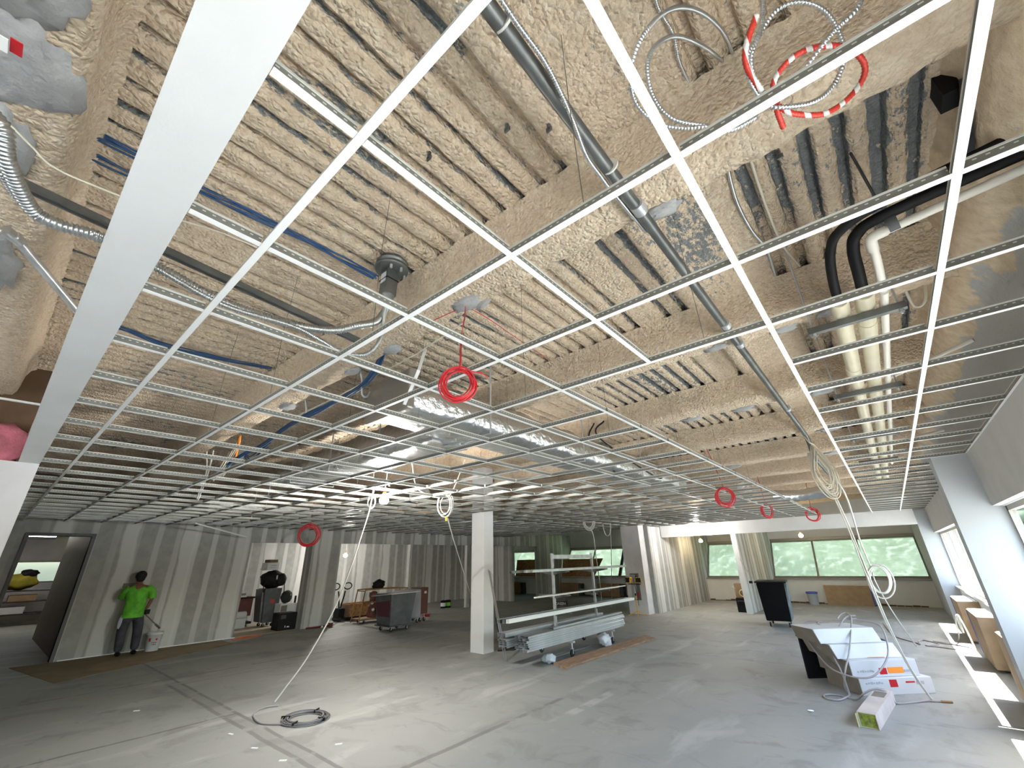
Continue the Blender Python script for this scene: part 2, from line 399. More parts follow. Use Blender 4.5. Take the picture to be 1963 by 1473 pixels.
for b in range(-5, 11):
    near = b in (0, 1, 2)
    y0, y1 = 1.86 + 1.96*(b-1) - .3, 1.57 + 1.96*b + .3
    rows = 60 if near else (26 if b == 3 or b == -1 else 6)
    mb = deck_bay(y0, y1, rows, -9 if near else -18.5, 1.3, b)
    if near: mb2 = deck_bay(y0, y1, 8, -18.5, -9, b); mb.add(mb2.v, mb2.f)
    struct('ceiling', 'deck', mb)
struct('ceiling', 'foam', MB().box(-29, -18.4, -8.2, 22, ZD, ZD+.1))
struct('ceiling', 'foam', MB().box(-29, 1.4, -8.4, 22.4, ZD+.12, ZD+.2))       # topping above the deck
def joist(b):                              # spray-foamed joist: concave shoulders, lumpy sides
    y0, y1 = 1.57 + 1.96*b, 1.86 + 1.96*b
    if b == -1: y0, y1 = -.50, -.255
    pr = [(y0-.05, ZD+.002), (y0-.02, ZD-.03), (y0-.004, ZD-.10), (y0, ZD-.2), (y0+.004, ZB+.05), (y0+.03, ZB+.01), (y0+.09, ZB), (y0+.15, ZB), (y1-.08, ZB), (y1-.03, ZB+.012), (y1-.004, ZB+.055), (y1, ZD-.2), (y1+.004, ZD-.1), (y1+.02, ZD-.03), (y1+.05, ZD+.002)]
    xs = []; x = -18.5; near = b in (-1, 0, 1, 2, 3)
    while x < 1.3: xs.append(x); x += (.03 if near and x > -5 else .12 if b < 5 else .4)
    rs = []
    for x in xs:
        r = []
        for k, (y, z) in enumerate(pr):
            q = Vector((x*5, k*.6, b*3.3)); q2 = Vector((x*17, k*1.7, b*7.1))
            a = .016*noise.noise(q) + .016*noise.noise(q2) + .009*noise.noise(q2*2.4)
            d = Vector((0, y-(y0+y1)/2, z-ZD+.1)).normalized()
            r.append((x, y + d.y*a, z + d.z*a if 0 < k < len(pr)-1 else z))
        rs.append(r)
    n = len(pr); mb = MB()
    mb.add([p for r in rs for p in r], [(i*n+k, i*n+k+1, (i+1)*n+k+1, (i+1)*n+k) for i in range(len(rs)-1) for k in range(n-1)], 0, True)
    return struct('ceiling_beam', 'foam', mb)
joists = [joist(b) for b in range(-4, 10)]
def dab(root, c, r, sc_, seed):            # trowelled grey fireproofing patch on a joist
    part(root, 'fireproofing_patch', 'putty', MB().blob(c, r, sc_, .45, 2.6, 3, seed), label='pale grey patch of fireproofing')
j = {b: joists[b+4] for b in range(-4, 10)}
for b, x, yy, r in ((0, -1.86, 1.74, .085), (0, -.44, 1.84, .06), (1, -.72, 3.72, .07), (1, -.20, 3.76, .07), (1, .12, 3.72, .06), (2, -.96, 5.75, .09), (2, -.12, 5.74, .09), (3, -.24, 7.7, .1), (4, -.35, 9.66, .12), (5, -.2, 11.6, .12),
                    (0, -2.85, 1.80, .07), (0, -3.5, 1.8, .07), (0, -4.9, 1.8, .10), (2, -1.6, 5.7, .09), (4, -2.1, 9.65, .13)):
    dab(j[b], (x, yy, ZB+.005), r, (1.5, .9, .35), b*10+x)
dab(j[0], (-1.80, 1.83, ZB+.05), .09, (1, .4, .8), 31)
dab(j[-1], (-1.56, -.44, 3.45), .13, (1.5, 1.05, .5), 3); dab(j[-1], (-1.95, -.40, 3.45), .14, (1.7, 1.0, .4), 5); dab(j[-1], (-2.45, -.44, 3.44), .12, (2.0, .7, .4), 6); dab(j[-1], (-3.6, -.44, 3.44), .15, (2.5, .6, .4), 8)

# right-hand wall: sill wall, windows, bulkhead, columns
struct('wall_right', 'wall_white', MB().box(1.02, 1.25, -8.2, 20.6, 0, .84).box(1.03, 1.1, -8.2, 20.6, 2.14, ZD+.1))
def foam_face():
    mb = MB(); ys = [-.6 + .05*i for i in range(280)]; zs = [2.76, 2.9, 3.05, 3.2, 3.3, 3.36, 3.42, 3.5, 3.6, 3.7, 3.80]; vs = []
    for y in ys:
        for k, z in enumerate(zs):
            d = .0 if k < 4 else (.03, .09, .14, .16, .17, .19, .24)[k-4]
            vs.append((.985 - d - .03*noise.noise(Vector((y*4, z*5, 2))) - .015*noise.noise(Vector((y*15, z*15, 4))), y, z))
    n = len(zs); mb.add(vs, [(i*n+k, i*n+k+1, (i+1)*n+k+1, (i+1)*n+k) for i in range(len(ys)-1) for k in range(n-1)], 0, True); return mb
g = NG('foam_with_grey_patches'); x, y, z = g.xyz()
lum = g.noise(14, 6); tan = g.ramp(lum, [(.3, (.60, .47, .325)), (.7, (.77, .64, .48))])
msk = g.step(g.math('SUBTRACT', g.math('ADD', g.math('MULTIPLY', g.noise(2.2, 5), .55), 3.02), z), -.03, .0)
g.bump(lum, .8, .02); fgm = g.done(g.mix(msk, tan, (.47, .47, .465)), .92)
struct('wall_spandrel', fgm, foam_face())
struct('trim_1', 'soffit', MB().prism([(.955, GZ+.03), (.965, 2.15), (1.02, 2.14), (1.02, GZ+.03)], 'y', -8, 16.3))       # bulkhead over the windows
struct('trim_2', 'wall_white', MB().box(.97, 1.06, -8, 16.35, .82, .86))                                                     # sill board
def window_run(n, axis_y0, axis_y1, mull):
    o = struct('window_%d' % n, 'frame_alu', MB().box(1.06, 1.12, axis_y0, axis_y1, .86, .91).box(1.06, 1.12, axis_y0, axis_y1, 2.09, 2.14)
               .box(1.06, 1.12, axis_y0, axis_y0+.05, .86, 2.14).box(1.06, 1.12, axis_y1-.05, axis_y1, .86, 2.14))
    o['kind'] = 'structure'
    for y in mull: struct('mullion', 'frame_alu', MB().box(1.065, 1.115, y-.02, y+.02, .9, 2.1), o)
    ys = [axis_y0+.05] + list(mull) + [axis_y1-.05]
    for a, b in zip(ys, ys[1:]): struct('glass', 'glass', MB().box(1.088, 1.092, a, b, .9, 2.1), o)
window_run(1, -8, 7.06, [-6.5, -5, -3.5, -2, -.5, 1, 2.5, 4, 5.5])
window_run(2, 7.4, 16.3, [8.63, 10.15, 11.6, 13.1, 14.6])
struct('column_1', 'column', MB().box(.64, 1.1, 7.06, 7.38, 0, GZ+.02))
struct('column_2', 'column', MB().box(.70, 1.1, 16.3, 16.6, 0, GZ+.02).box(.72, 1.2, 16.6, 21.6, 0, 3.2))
struct('wall_back', 'wall_white', MB().box(-6.5, 1.25, -8.2, -8.05, 0, .84).box(-6.5, 1.25, -8.2, -8.05, 2.14, ZD+.1))
o = struct('window_3', 'frame_alu', MB().box(-6.4, 1.1, -8.16, -8.1, .86, .91).box(-6.4, 1.1, -8.16, -8.1, 2.09, 2.14))  # unseen rear window, added to bring daylight in from behind the camera
for k in range(6): struct('mullion', 'frame_alu', MB().box(-6.4+1.5*k-.02, -6.36+1.5*k+.02, -8.15, -8.11, .9, 2.1), o)
struct('glass', 'glass', MB().box(-6.4, 1.1, -8.132, -8.128, .9, 2.1), o)

# near header (white strip overhead) and the wall it lands on
struct('trim_3', 'wall_white', MB().box(-6.42, .99, -.04, .108, GZ, GZ+.16))
struct('wall_near', 'wall_lav', MB().box(-6.55, -6.42, -8.1, .108, 0, GZ+.001))
struct('wall_plenum', 'kraft', MB().box(-6.72, -6.6, -8.1, -.06, GZ, ZD+.06))
# left partition with door and four openings
dw = MB()
for a, b in ((-8, .51), (1.5, 4.88), (10.4, 10.53), (13.4, 13.55), (16.32, 16.45), (18.3, 20.45)): dw.box(-14.05, -13.9, a, b, 0, 2.37)
dw.box(-14.35, -13.9, 6.65, 7.6, 0, 2.37)
dw.box(-14.05, -13.9, -8, .51, 2.37, 2.95); dw.box(-14.05, -13.9, .51, 1.5, 2.45, 2.95); dw.box(-14.05, -13.9, 1.5, 20.45, 2.37, 2.95)
dw.prism([(20.4, .0), (20.4, .84), (20.6, .86), (21.55, 2.2), (21.55, 2.95), (20.4, 2.95)], 'x', -14.05, -13.9)
struct('wall_left', 'drywall', dw)
struct('trim_4', 'white_metal', MB().box(-13.9, -13.885, 1.62, 4.93, .0, .02))
d = struct('door_1', 'frame_grey', MB().box(-14.1, -13.86, .45, .51, 0, 2.51).box(-14.1, -13.86, 1.5, 1.56, 0, 2.51).box(-14.1, -13.86, .51, 1.5, 2.45, 2.51))
struct('wall_corridor', 'wall_brown', MB().box(-19.2, -14.05, 1.56, 1.7, 0, 2.95).box(-26.2, -14.05, -.8, -.66, 0, 2.95))
struct('wall_corridor', 'wall_lav', MB().box(-26.3, -26.15, -1, 4, 0, 1.35).box(-26.3, -26.15, -1, 4, 2.15, 3.4))
o = struct('window_4', 'frame_alu', MB().box(-26.28, -26.2, -1, 4, 1.35, 1.4).box(-26.28, -26.2, -1, 4, 2.1, 2.15)); struct('glass', 'glass_hazy', MB().box(-26.25, -26.24, -1, 4, 1.4, 2.1), o)
struct('ceiling', 'wall_lav', MB().box(-26.3, -14.05, -.8, 1.7, 2.95, 3.0))
# rooms on the left
struct('wall_office', 'drywall', MB().box(-17.35, -17.2, 4, 20.45, 0, 2.95).box(-17.2, -14.05, 4.7, 4.85, 0, 2.95)
       .box(-17.2, -14.05, 16.32, 16.45, 0, 2.95))
# far offices: header, partitions, square column, raking window wall
struct('trim_5', 'wall_white', MB().box(-6.41, .70, 16.1, 16.24, 2.375, GZ+.03))
rake = [(16.25, 0), (20.4, 0), (20.4, .84), (20.6, .86), (21.5, 2.2), (21.5, 2.95), (16.25, 2.95)]
struct('partition', 'drywall', MB().prism(rake, 'x', -4.03, -3.88))
struct('partition', 'drywall', MB().prism([(14.965, 0)] + rake[1:6] + [(16.25, 2.95), (16.25, 2.37), (16.09, 2.37), (16.09, 2.735), (14.965, 2.735)], 'x', -6.56, -6.42))
struct('trim_6', 'wall_white', MB().box(-4.035, -3.875, 16.09, 16.25, 0, 2.373))
struct('column_3', 'wall_lav', MB().box(-7.23, -6.56, 14.5, 14.96, 0, ZD))
struct('wall_far', 'wall_white', MB().box(-18.5, .9, 20.4, 20.55, 0, .8).box(-18.5, .9, 21.5, 21.62, 2.2, ZD+.1))
struct('trim_7', 'frame_alu', MB().box(-18.5, .9, 20.36, 20.64, .8, .85))
for n, (a, b, mull) in enumerate(((-18.4, -14.05, [-16.2]), (-13.9, -6.56, [-12.3, -10.6, -8.6]), (-6.42, -4.03, [-4.75]), (-3.88, .72, [-2.4, -.97]))):
    def rk(x0, x1, u0, u1, v0, v1):        # slab lying in the raking glass plane
        p0, p1 = Vector((0, 20.6, .86)), Vector((0, 21.5, 2.2)); t = p1-p0; nrm = Vector((0, 1.34, -.9)).normalized()
        q = [p0 + t*u + nrm*v for u, v in ((u0, v0), (u1, v0), (u1, v1), (u0, v1))]
        return MB().hexa([(x0, q[0].y, q[0].z), (x0, q[1].y, q[1].z), (x0, q[2].y, q[2].z), (x0, q[3].y, q[3].z), (x1, q[0].y, q[0].z), (x1, q[1].y, q[1].z), (x1, q[2].y, q[2].z), (x1, q[3].y, q[3].z)])
    fr = rk(a, b, -.01, .03, -.03, .03)
    for m_ in (rk(a, b, .97, 1.01, -.03, .03), rk(a, a+.05, 0, 1, -.03, .03), rk(b-.05, b, 0, 1, -.03, .03)): fr.add(m_.v, m_.f)
    o = struct('window_%d' % (n+5), 'frame_alu', fr)
    for x in mull: struct('mullion', 'dark_metal' if x == -10.6 else 'frame_alu', rk(x-.03, x+.03, .02, .98, -.035, .035) if x != -10.6 else rk(x-.07, x+.07, .02, .98, -.04, .04), o)
    struct('glass', 'glass_hazy', rk(a, b, .02, .98, -.003, .003), o)
rg = random.Random(3); bb = MB()
for k in range(70): bb.box(-13.6+.2*k, -13.6+.2*k+.19, 20.385-.02*rg.random(), 20.4, 0, .02+.05*rg.random())
struct('baseboard_far', 'kraft', bb)
struct('trim_8', 'frame_alu', MB().box(-18.5, .72, 21.44, 21.5, 2.2, 2.3))
struct('wall_end', 'wall_white', MB().box(-29.1, -29, 4, 22.2, 0, 3.9).box(-29, -18.5, 21.5, 21.62, 0, ZD+.1).box(-29, -6.5, -8.2, -8.05, 0, ZD+.1))

# trees and a wooded bank outside
hb = MB(); xs_ = [-62 + 1.1*i for i in range(100)]; us = [0, .08, .16, .25, .35, .45, .55, .65, .75, .85, 1]
hb.add([(x, 27 + 26*u + 1.5*noise.noise(Vector((x*.25, u*5, 1))), -.4 + 15*u + 1.3*noise.noise(Vector((x*.3, u*8, 5))) + .7*noise.noise(Vector((x*.9, u*19, 8)))) for x in xs_ for u in us],
       [(i*11+k, i*11+k+1, (i+1)*11+k+1, (i+1)*11+k) for i in range(99) for k in range(10)], 0, True)
g = NG('wooded_bank'); f1 = g.noise(.8, 7, rough=.65); f2 = g.noise(2.4, 6, dist=.1)
bkm = g.done(g.mix(g.step(f2, .5, .66), g.ramp(f1, [(.3, (.05, .072, .042)), (.55, (.085, .11, .072)), (.75, (.14, .16, .125))]), (.155, .175, .14)), .9)
struct('ground', bkm, hb)
leaf = mat('tree_leaves', (.065, .09, .05), .7, col2=(.12, .145, .095), vscale=1.5)
def tree(x, y, h, seed, label):
    t = thing('tree', label, 'tree', (x, y, -.4), 'trees beyond the far windows')
    rnd = random.Random(seed)
    part(t, 'trunk', 'wood', MB().tube([(x, y, -.4), (x+.1, y, h*.4), (x, y+.1, h*.75)], .16, 8))
    mb = MB()
    for k in range(9):
        a = rnd.uniform(0, 2*PI); r = rnd.uniform(.1, 1)*h*.13
        mb.blob((x+r*math.cos(a), y+r*math.sin(a)*.6, h*rnd.uniform(.3, .9)), h*rnd.uniform(.12, .18), (1, 1, .85), .5, 3.5, 3, seed*10+k)
    part(t, 'crown', leaf, mb)
for k in range(13):
    tree(-40 + k*4.6, 34 + (k % 2)*4.5, 6.0 + (k*53 % 7)*.4, k, 'leafy green tree outdoors beyond the raking far windows, %s from the left' % WORDS[k+1])

# ------------------------------------------------------------------ suspended ceiling grid
def tee_mb(axis, a0, a1, c, part_):        # inverted T: flange below, web and bulb above
    z = GZ; mb = MB()
    def bx(w0, w1, z0, z1):
        if axis == 'x': mb.box(a0, a1, c+w0, c+w1, z0, z1)
        else: mb.box(c+w0, c+w1, a0, a1, z0, z1)
    if part_ == 'flange': bx(-.012, .012, z, z+.0015)
    else: bx(-.0012, .0012, z+.0015, z+.040); bx(-.003, .003, z+.034, z+.041)
    return mb
R_LEFT, R_RIGHT = -13.86, .95
def tee(name, axis, a0, a1, c, label, cat, group):
    o = tee_mb(axis, a0, a1, c, 'web').build(name, 'tee_web', None, fix=False)
    tag(o, label, cat, group)
    f = tee_mb(axis, a0, a1, c, 'flange').build('flange', 'white_metal', o, fix=False)
    return o
NROW = 26
for i in range(1, NROW+1):                 # long runners across the room
    end = BX(2)-.013 if i <= 4 else BX(0)+.012
    tee('grid_runner', 'x', R_LEFT, end, AY(i), 'long ceiling grid runner crossing the room, %s one beyond the white header' % WORDS[i], 'ceiling grid runner', 'runners across the room')
tee('grid_runner', 'y', .11, 16.1, BX(2), 'long white grid runner along the right edge of the open ceiling bay', 'ceiling grid runner', 'runners along the window wall')
tee('grid_runner', 'y', .11, 16.1, BX(3), 'long white grid runner leading away, the one nearest the window bulkhead', 'ceiling grid runner', 'runners along the window wall')
tee('grid_wall_angle', 'y', .11, 7.06, .952, 'grid edge trim along the top of the bulkhead beside the near column', 'edge trim', 'edge trims')
# short cross tees: copies of one, each with its flange
proto = {}
def cross(axis, a0, a1, c, label):
    key = (axis, round(a1-a0, 3))
    if key not in proto:
        o = tee_mb(axis, 0, a1-a0, 0, 'web').build('cross_tee', 'tee_web', None, fix=False)
        f = tee_mb(axis, 0, a1-a0, 0, 'flange').build('flange', 'white_metal', o, fix=False)
        proto[key] = (o, f)
    else:
        o0, f0 = proto[key]; o = o0.copy(); C.objects.link(o); f = f0.copy(); f.parent = o; C.objects.link(f)
    o.location = (a0, c, 0) if axis == 'x' else (c, a0, 0)
    tag(o, label, 'cross tee', 'short cross tees of the ceiling grid')
gap = .0135
for i in range(1, NROW+1):
    a0, a1 = BX(2)+.013, BX(3)-.013
    cross('x', a0, a1, AY(i), 'short white cross tee between the two window-side runners, %s one from camera' % WORDS[i])
    cross('x', BX(3)+.013, .952, AY(i), 'short white cross tee reaching the window-side bulkhead, %s one away from camera' % WORDS[i])
cells = []
for i in range(0, NROW):
    for jx in range(-19, 2):
        if jx == 1 and i > 3: continue
        if i > 5 and (i*7 + jx*13) % 17 == 0: continue
        if jx == -9 and i in (12, 24): continue
        a0 = (AY(i) if i else .11-gap) + gap; a1 = AY(i+1) - gap
        cx = BX(jx); d2 = cx*cx + ((a0+a1)/2)**2
        cells.append((d2, i, jx, a0, a1, cx))
cells.sort(); rest_w, rest_f = MB(), MB()
for n, (d2, i, jx, a0, a1, cx) in enumerate(cells):
    if n < 246:
        row = 'between white header and first runner' if i == 0 else 'between %s and %s runners' % (WORDS[i], WORDS[i+1])
        cross('y', a0, a1, cx, 'short cross tee %s, %s line left of the open bay' % (row, WORDS[2-jx]))
    else:
        for mb, p in ((rest_w, 'web'), (rest_f, 'flange')):
            t = tee_mb('y', a0, a1, cx, p); mb.add(t.v, t.f)
ro = rest_w.build('cross_tee', 'tee_web', None, fix=False)
tag(ro, 'mass of far short cross tees in the ceiling grid towards the far left of the room', 'cross tees', None, 'stuff')
rest_f.build('flange', 'white_metal', ro, fix=False)
# hanger wires from the deck
k = 0
for i in (2, 4, 6, 9, 12, 15):
    for jx in (-8, -5, -3, -1, 1):
        if jx == 1 and i > 4: continue
        x, y = BX(jx)+.3, AY(i); k += 1
        solo('hanger_wire', 'galv_dark', MB().tube([(x+.01, y, GZ+.03), (x, y, 3.3), (x-.01, y+.02, ZD+.02)], .0016, 5),
             'thin steel hanger wire above the %s grid runner, %s from the open bay' % (WORDS[i], WORDS[[1, -1, -3, -5, -8].index(jx)+1]), 'hanger wire', 'ceiling hanger wires')

# ------------------------------------------------------------------ services above the grid
def corrugated(pts, r, pitch=.009, n=8, amp=.16, sub=24):
    P = smooth_path(pts, sub); L = [0]
    for a, b in zip(P, P[1:]): L.append(L[-1] + (b-a).length)
    m = max(8, int(L[-1]/pitch*4)); Q = []; k = 0
    for i in range(m+1):
        s = L[-1]*i/m
        while k < len(L)-2 and L[k+1] < s: k += 1
        t = (s-L[k])/max(1e-9, L[k+1]-L[k]); Q.append(P[k].lerp(P[k+1], t))
    return MB().tube(Q, r, n, rf=lambda i: r*(1+amp*(0, 1, 0, -1)[i % 4]))
FLEX_BIG = [(-1.775, -.404, 3.05), (-1.765, -.341, 3.0), (-1.854, -.314, 2.95), (-2.025, -.242, 2.92), (-2.045, -.169, 2.91), (-2.053, -.045, 2.93), (-2.097, .155, 2.92), (-2.179, .415, 2.92), (-2.198, .745, 2.95), (-2.18, .965, 3.0), (-2.15, 1.1, 3.08), (-2.20, 1.25, 3.2), (-2.245, 1.335, 3.36), (-2.245, 1.335, 3.42)]
FLEX_THIN = [(-1.928, -.377, 3.0), (-1.970, -.327, 2.97), (-2.069, -.269, 2.95), (-2.077, -.180, 2.935), (-2.03, -.043, 2.925), (-2.05, .130, 2.89), (-2.131, .409, 2.88), (-2.125, .722, 2.90), (-2.161, .883, 2.90), (-2.212, 1.054, 2.90), (-2.177, 1.187, 2.92), (-2.150, 1.253, 3.02), (-2.18, 1.285, 3.16), (-2.20, 1.30, 3.40)]
o = solo('flexible_conduit', 'flex', corrugated(FLEX_BIG, .0215, .014, 10, .17), 'thick corrugated flexible conduit curving from the left edge to the roof fitting', 'conduit')
o = solo('flexible_conduit', 'flex', corrugated(FLEX_THIN, .012, .011, 8, .2), 'thin corrugated flexible conduit sagging below the thick one to the roof fitting', 'conduit')
t = thing('steel_conduit', 'short bright steel conduit with an angled joint at the left edge of the photo', 'conduit', (-2.66, -.41, 3.12))
part(t, 'pipe', 'alu', MB().cyl((-2.9, -1.1, 3.12), (-2.635, -.329, 3.12), .019)); part(t, 'pipe', 'galv', MB().cyl((-2.634, -.324, 3.12), (-3.353, -.03, 3.14), .019)); part(t, 'coupling', 'alu', MB().cyl((-2.62, -.35, 3.12), (-2.68, -.3, 3.121), .025))
solo('thin_wire', 'cream_cable', MB().tube(smooth_path([(-1.937, -.364, 3.15), (-1.927, -.300, 3.10), (-1.920, -.222, 3.05), (-1.836, -.043, 3.0), (-1.815, .120, 3.0), (-1.774, .253, 3.0), (-1.823, .412, 3.05)]), .004, 6),
     'thin pale cable running behind the white header from the grey patches', 'cable')
fl = MB()
for k in range(7): fl.box(-1.655+.0*k, -1.60, -.545+.026*k, -.519+.026*k, 3.2+.02*math.sin(k), 3.204+.02*math.sin(k), k % 2)
t = solo('striped_tape', ['red', 'white_metal'], fl, 'strip of red and white tape at the far left edge under the foamed joist', 'tape')
# roof fitting
t = thing('roof_fitting', 'grey round roof fitting with a boxy neck and paper label under the deck', 'roof fitting', (-2.245, 1.335, 3.42))
part(t, 'flange', 'galv_dark', MB().lathe((-2.225, 1.335, 3.66), [(.06, .012), (.112, .012), (.118, .018), (.118, .034), (.10, .036), (.10, .058), (.112, .06), (.112, .075), (.09, .078), (.09, .11)], 28))
part(t, 'neck', 'galv_dark', MB().box(-2.29, -2.20, 1.29, 1.38, 3.46, 3.67).lathe((-2.245, 1.335, 3.42), [(.02, -.005), (.034, 0), (.05, .045)], 14), bevel=.006)
part(t, 'label', 'white_paper', MB().box(-2.275, -2.215, 1.286, 1.289, 3.56, 3.64), label='small white paper label')
part(t, 'clamp', 'black', MB().box(-2.293, -2.197, 1.285, 1.383, 3.585, 3.592)); part(t, 'clamp', 'black', MB().lathe((-2.245, 1.335, 3.415), [(.036, 0), (.037, .008)], 14))
for k, (dx, dy) in enumerate(((.07, -.05), (.09, .02), (.03, .09), (-.08, .06))): part(t, 'bolt', 'galv', MB().cyl((-2.225+dx, 1.335+dy, 3.635), (-2.225+dx, 1.335+dy, 3.665), .009, n=6))
# blue cables in the flutes and along the joist
def bundle(pts, offs, r, sub=8):
    mb = MB(); P = smooth_path(pts, sub)
    for k, (dx, dz) in enumerate(offs):
        mb.tube([p + Vector((dx + .008*math.sin(i*.31+k*2), .012*math.sin(i*.2+k), dz + .006*math.cos(i*.27+k*1.3))) for i, p in enumerate(P)], r, 6)
    return mb
solo('blue_cable_bundle', 'blue_cable', bundle([(-2.511, -.24, 3.755), (-2.505, 0, 3.75), (-2.497, .203, 3.74), (-2.472, .472, 3.735), (-2.429, .847, 3.72), (-2.394, 1.059, 3.69), (-2.30, 1.26, 3.61)], [(0, 0), (.014, .004), (-.012, -.004), (.004, -.012), (.026, .002)], .0058),
     'dark blue cable bundle in a deck flute leading to the roof fitting', 'cable bundle')
solo('blue_cable_bundle', 'blue_cable', bundle([(-2.68, -.24, 3.755), (-2.675, 0, 3.75), (-2.67, .3, 3.75)], [(0, 0), (.014, .004), (-.012, -.004)], .0058), 'short dark blue cable bundle in the flute left of the white header, lower of two', 'cable bundle')
solo('blue_cable_bundle', 'blue_cable', bundle([(-4.774, .1, 3.748), (-4.80, .3, 3.742), (-4.88, .623, 3.735), (-4.807, 1.007, 3.733), (-4.724, 1.48, 3.75)], [(0, 0), (.02, .004), (-.02, -.004), (.035, -.01), (-.035, .0)], .0062), 'loose blue cables lying along a deck flute above the left end of the second runner', 'cable bundle')
t = thing('blue_cable_bundle', 'thick blue cable bundle draped through hooks along the foamed joist', 'cable bundle', (-4.25, 1.93, 3.3))
part(t, 'cables', 'blue_cable', bundle([(-3.1, 1.9, 3.70), (-3.181, 1.9, 3.5), (-3.478, 1.9, 3.30), (-4.25, 1.95, 3.30), (-4.628, 1.9, 3.25), (-5.249, 1.93, 3.25), (-6.023, 1.98, 3.2), (-6.341, 1.9, 3.13), (-6.4, 1.75, 2.95)], [(0, 0), (.02, .012), (-.02, -.01), (.01, .024), (-.01, .03), (.03, -.012), (-.03, .014)], .0085))
part(t, 'cables', 'blue_cable', bundle([(-6.341, 1.9, 3.13), (-6.1, 1.9, 3.02), (-5.9, 1.93, 3.06), (-5.655, 1.95, 3.14)], [(0, 0), (.0, -.03), (.02, .03)], .008))
for x in (-3.48, -4.63): part(t, 'hook', 'galv', MB().tube(smooth_path([(x, 1.87, 3.46), (x, 1.9, 3.36), (x, 1.92, 3.22), (x, 1.97, 3.21), (x, 2.0, 3.27)]), .011, 6))
solo('thin_rod', 'cream_cable', MB().tube([(-2.0, 1.89, 3.42), (-2.715, 1.967, 3.41), (-4.2, 1.985, 3.385), (-5.05, 1.95, 3.37)], .006, 6), 'thin tan rod running along the joist above the red coil to the blue cables', 'rod')
solo('hanging_strap', 'white_metal', MB().bar((-2.649, 1.999, 3.44), (-2.612, 1.92, 3.2), .03, .003).bar((-2.612, 1.92, 3.2), (-2.81, 1.942, 2.95), .03, .003), 'white metal strap hanging from the deck left of the large red coil', 'strap')
solo('loose_rail', 'galv_dark', MB().bar((-2.075, -.3, 3.04), (-2.245, 1.18, 3.04), .008, .034).bar((-2.10, -.3, 3.04), (-2.27, 1.18, 3.04), .008, .034), 'loose steel rail lying above the grid beside the flexible conduits', 'rail')
# foil-wrapped ducts
def duct_mb(x0, x1, y0, y1, z0, z1, axis, seed):
    mb = MB(); rs = []; a0, a1 = (y0, y1) if axis == 'y' else (x0, x1); m = max(8, int(abs(a1-a0)/.09))
    for i in range(m+1):
        a = a0+(a1-a0)*i/m; r = []
        c0, c1 = (x0, x1) if axis == 'y' else (y0, y1)
        seq = [(c0+.05, z0), (c0+.2*(c1-c0), z0), (c0+.5*(c1-c0), z0), (c0+.8*(c1-c0), z0), (c1-.05, z0), (c1, z0+.05), (c1, (z0+z1)/2), (c1, z1-.05), (c1-.05, z1), (c0+.05, z1), (c0, z1-.05), (c0, (z0+z1)/2), (c0, z0+.05)]
        for k, (c, z) in enumerate(seq):
            q = Vector((a*2.3, k*.9, seed)); q2 = Vector((a*8, k*2.2, seed+4))
            d = .022*noise.noise(q) + .014*noise.noise(q2); sag = -.02*abs(math.sin(a*2.6)) if 0 < k < 4 else 0
            dc = d*(1 if c > (c0+c1)/2 else -1); r.append((c+dc, a, z+d+sag) if axis == 'y' else (a, c+dc, z+d+sag))
        rs.append(r)
    return mb.rings(rs)
t = thing('foil_duct', 'large rectangular foil-wrapped duct leading away above the grid left of centre', 'duct', (-3.25, 4.5, 3.0))
part(t, 'duct_body', 'foil', duct_mb(-3.58, -2.95, 2.1, 9.2, 3.0, 3.36, 'y', 1))
part(t, 'end_section', 'duct_end', MB().box(-3.62, -2.92, 2.05, 2.13, 2.98, 3.38), bevel=.02)
part(t, 'branch', 'foil', duct_mb(-7.6, -3.55, 2.82, 3.45, 2.96, 3.33, 'x', 2))
for x in (-4.5, -5.7, -6.9): part(t, 'hanger_strap', 'galv', MB().box(x-.012, x+.012, 2.78, 2.785, 2.93, ZD).box(x-.012, x+.012, 3.49, 3.495, 2.93, ZD).box(x-.012, x+.012, 2.78, 3.495, 2.92, 2.93))
for y in (3.1, 5.0, 6.9, 8.6): part(t, 'hanger_strap', 'galv', MB().box(-3.64, -3.635, y-.012, y+.012, 2.96, ZD).box(-2.90, -2.895, y-.012, y+.012, 2.96, ZD).box(-3.64, -2.895, y-.012, y+.012, 2.95, 2.96))
t = thing('foil_duct', 'foil-wrapped duct above the far left grid near the partition', 'duct', (-11.6, 8, 2.95))
part(t, 'duct_body', 'foil', duct_mb(-12.3, -11.6, 3.2, 15.5, 2.92, 3.25, 'y', 7)); part(t, 'branch', 'foil', duct_mb(-11.7, -7.7, 5.65, 6.2, 2.95, 3.25, 'x', 9))
for y in (4.2, 8.2, 12.2): part(t, 'hanger_strap', 'galv', MB().box(-12.36, -12.35, y-.012, y+.012, 2.9, ZD).box(-11.55, -11.54, y-.012, y+.012, 2.9, ZD))
def flexduct(pts, r, seed):
    P = smooth_path(pts, 14); m = len(P)
    return MB().tube(P, r, 16, rf=lambda i: r*(1+.05*math.sin(i*2.1)+.06*noise.noise(Vector((i*.5, seed, 0)))))
solo('flexible_duct', 'foil', flexduct([(-2.1, 10.4, 3.05), (-2.5, 11.6, 3.0), (-3.4, 12.8, 2.98), (-4.4, 14.2, 2.99), (-5.2, 15.6, 3.0)], .16, 3), 'bulging foil flexible duct above the grid near the far header bulb', 'duct')
solo('flexible_duct', 'foil', flexduct([(-1.95, 12.3, 3.05), (-1.4, 12.5, 3.02), (-.75, 12.4, 3.06)], .14, 5), 'short round foil duct above the far grid right of the small red coils', 'duct')
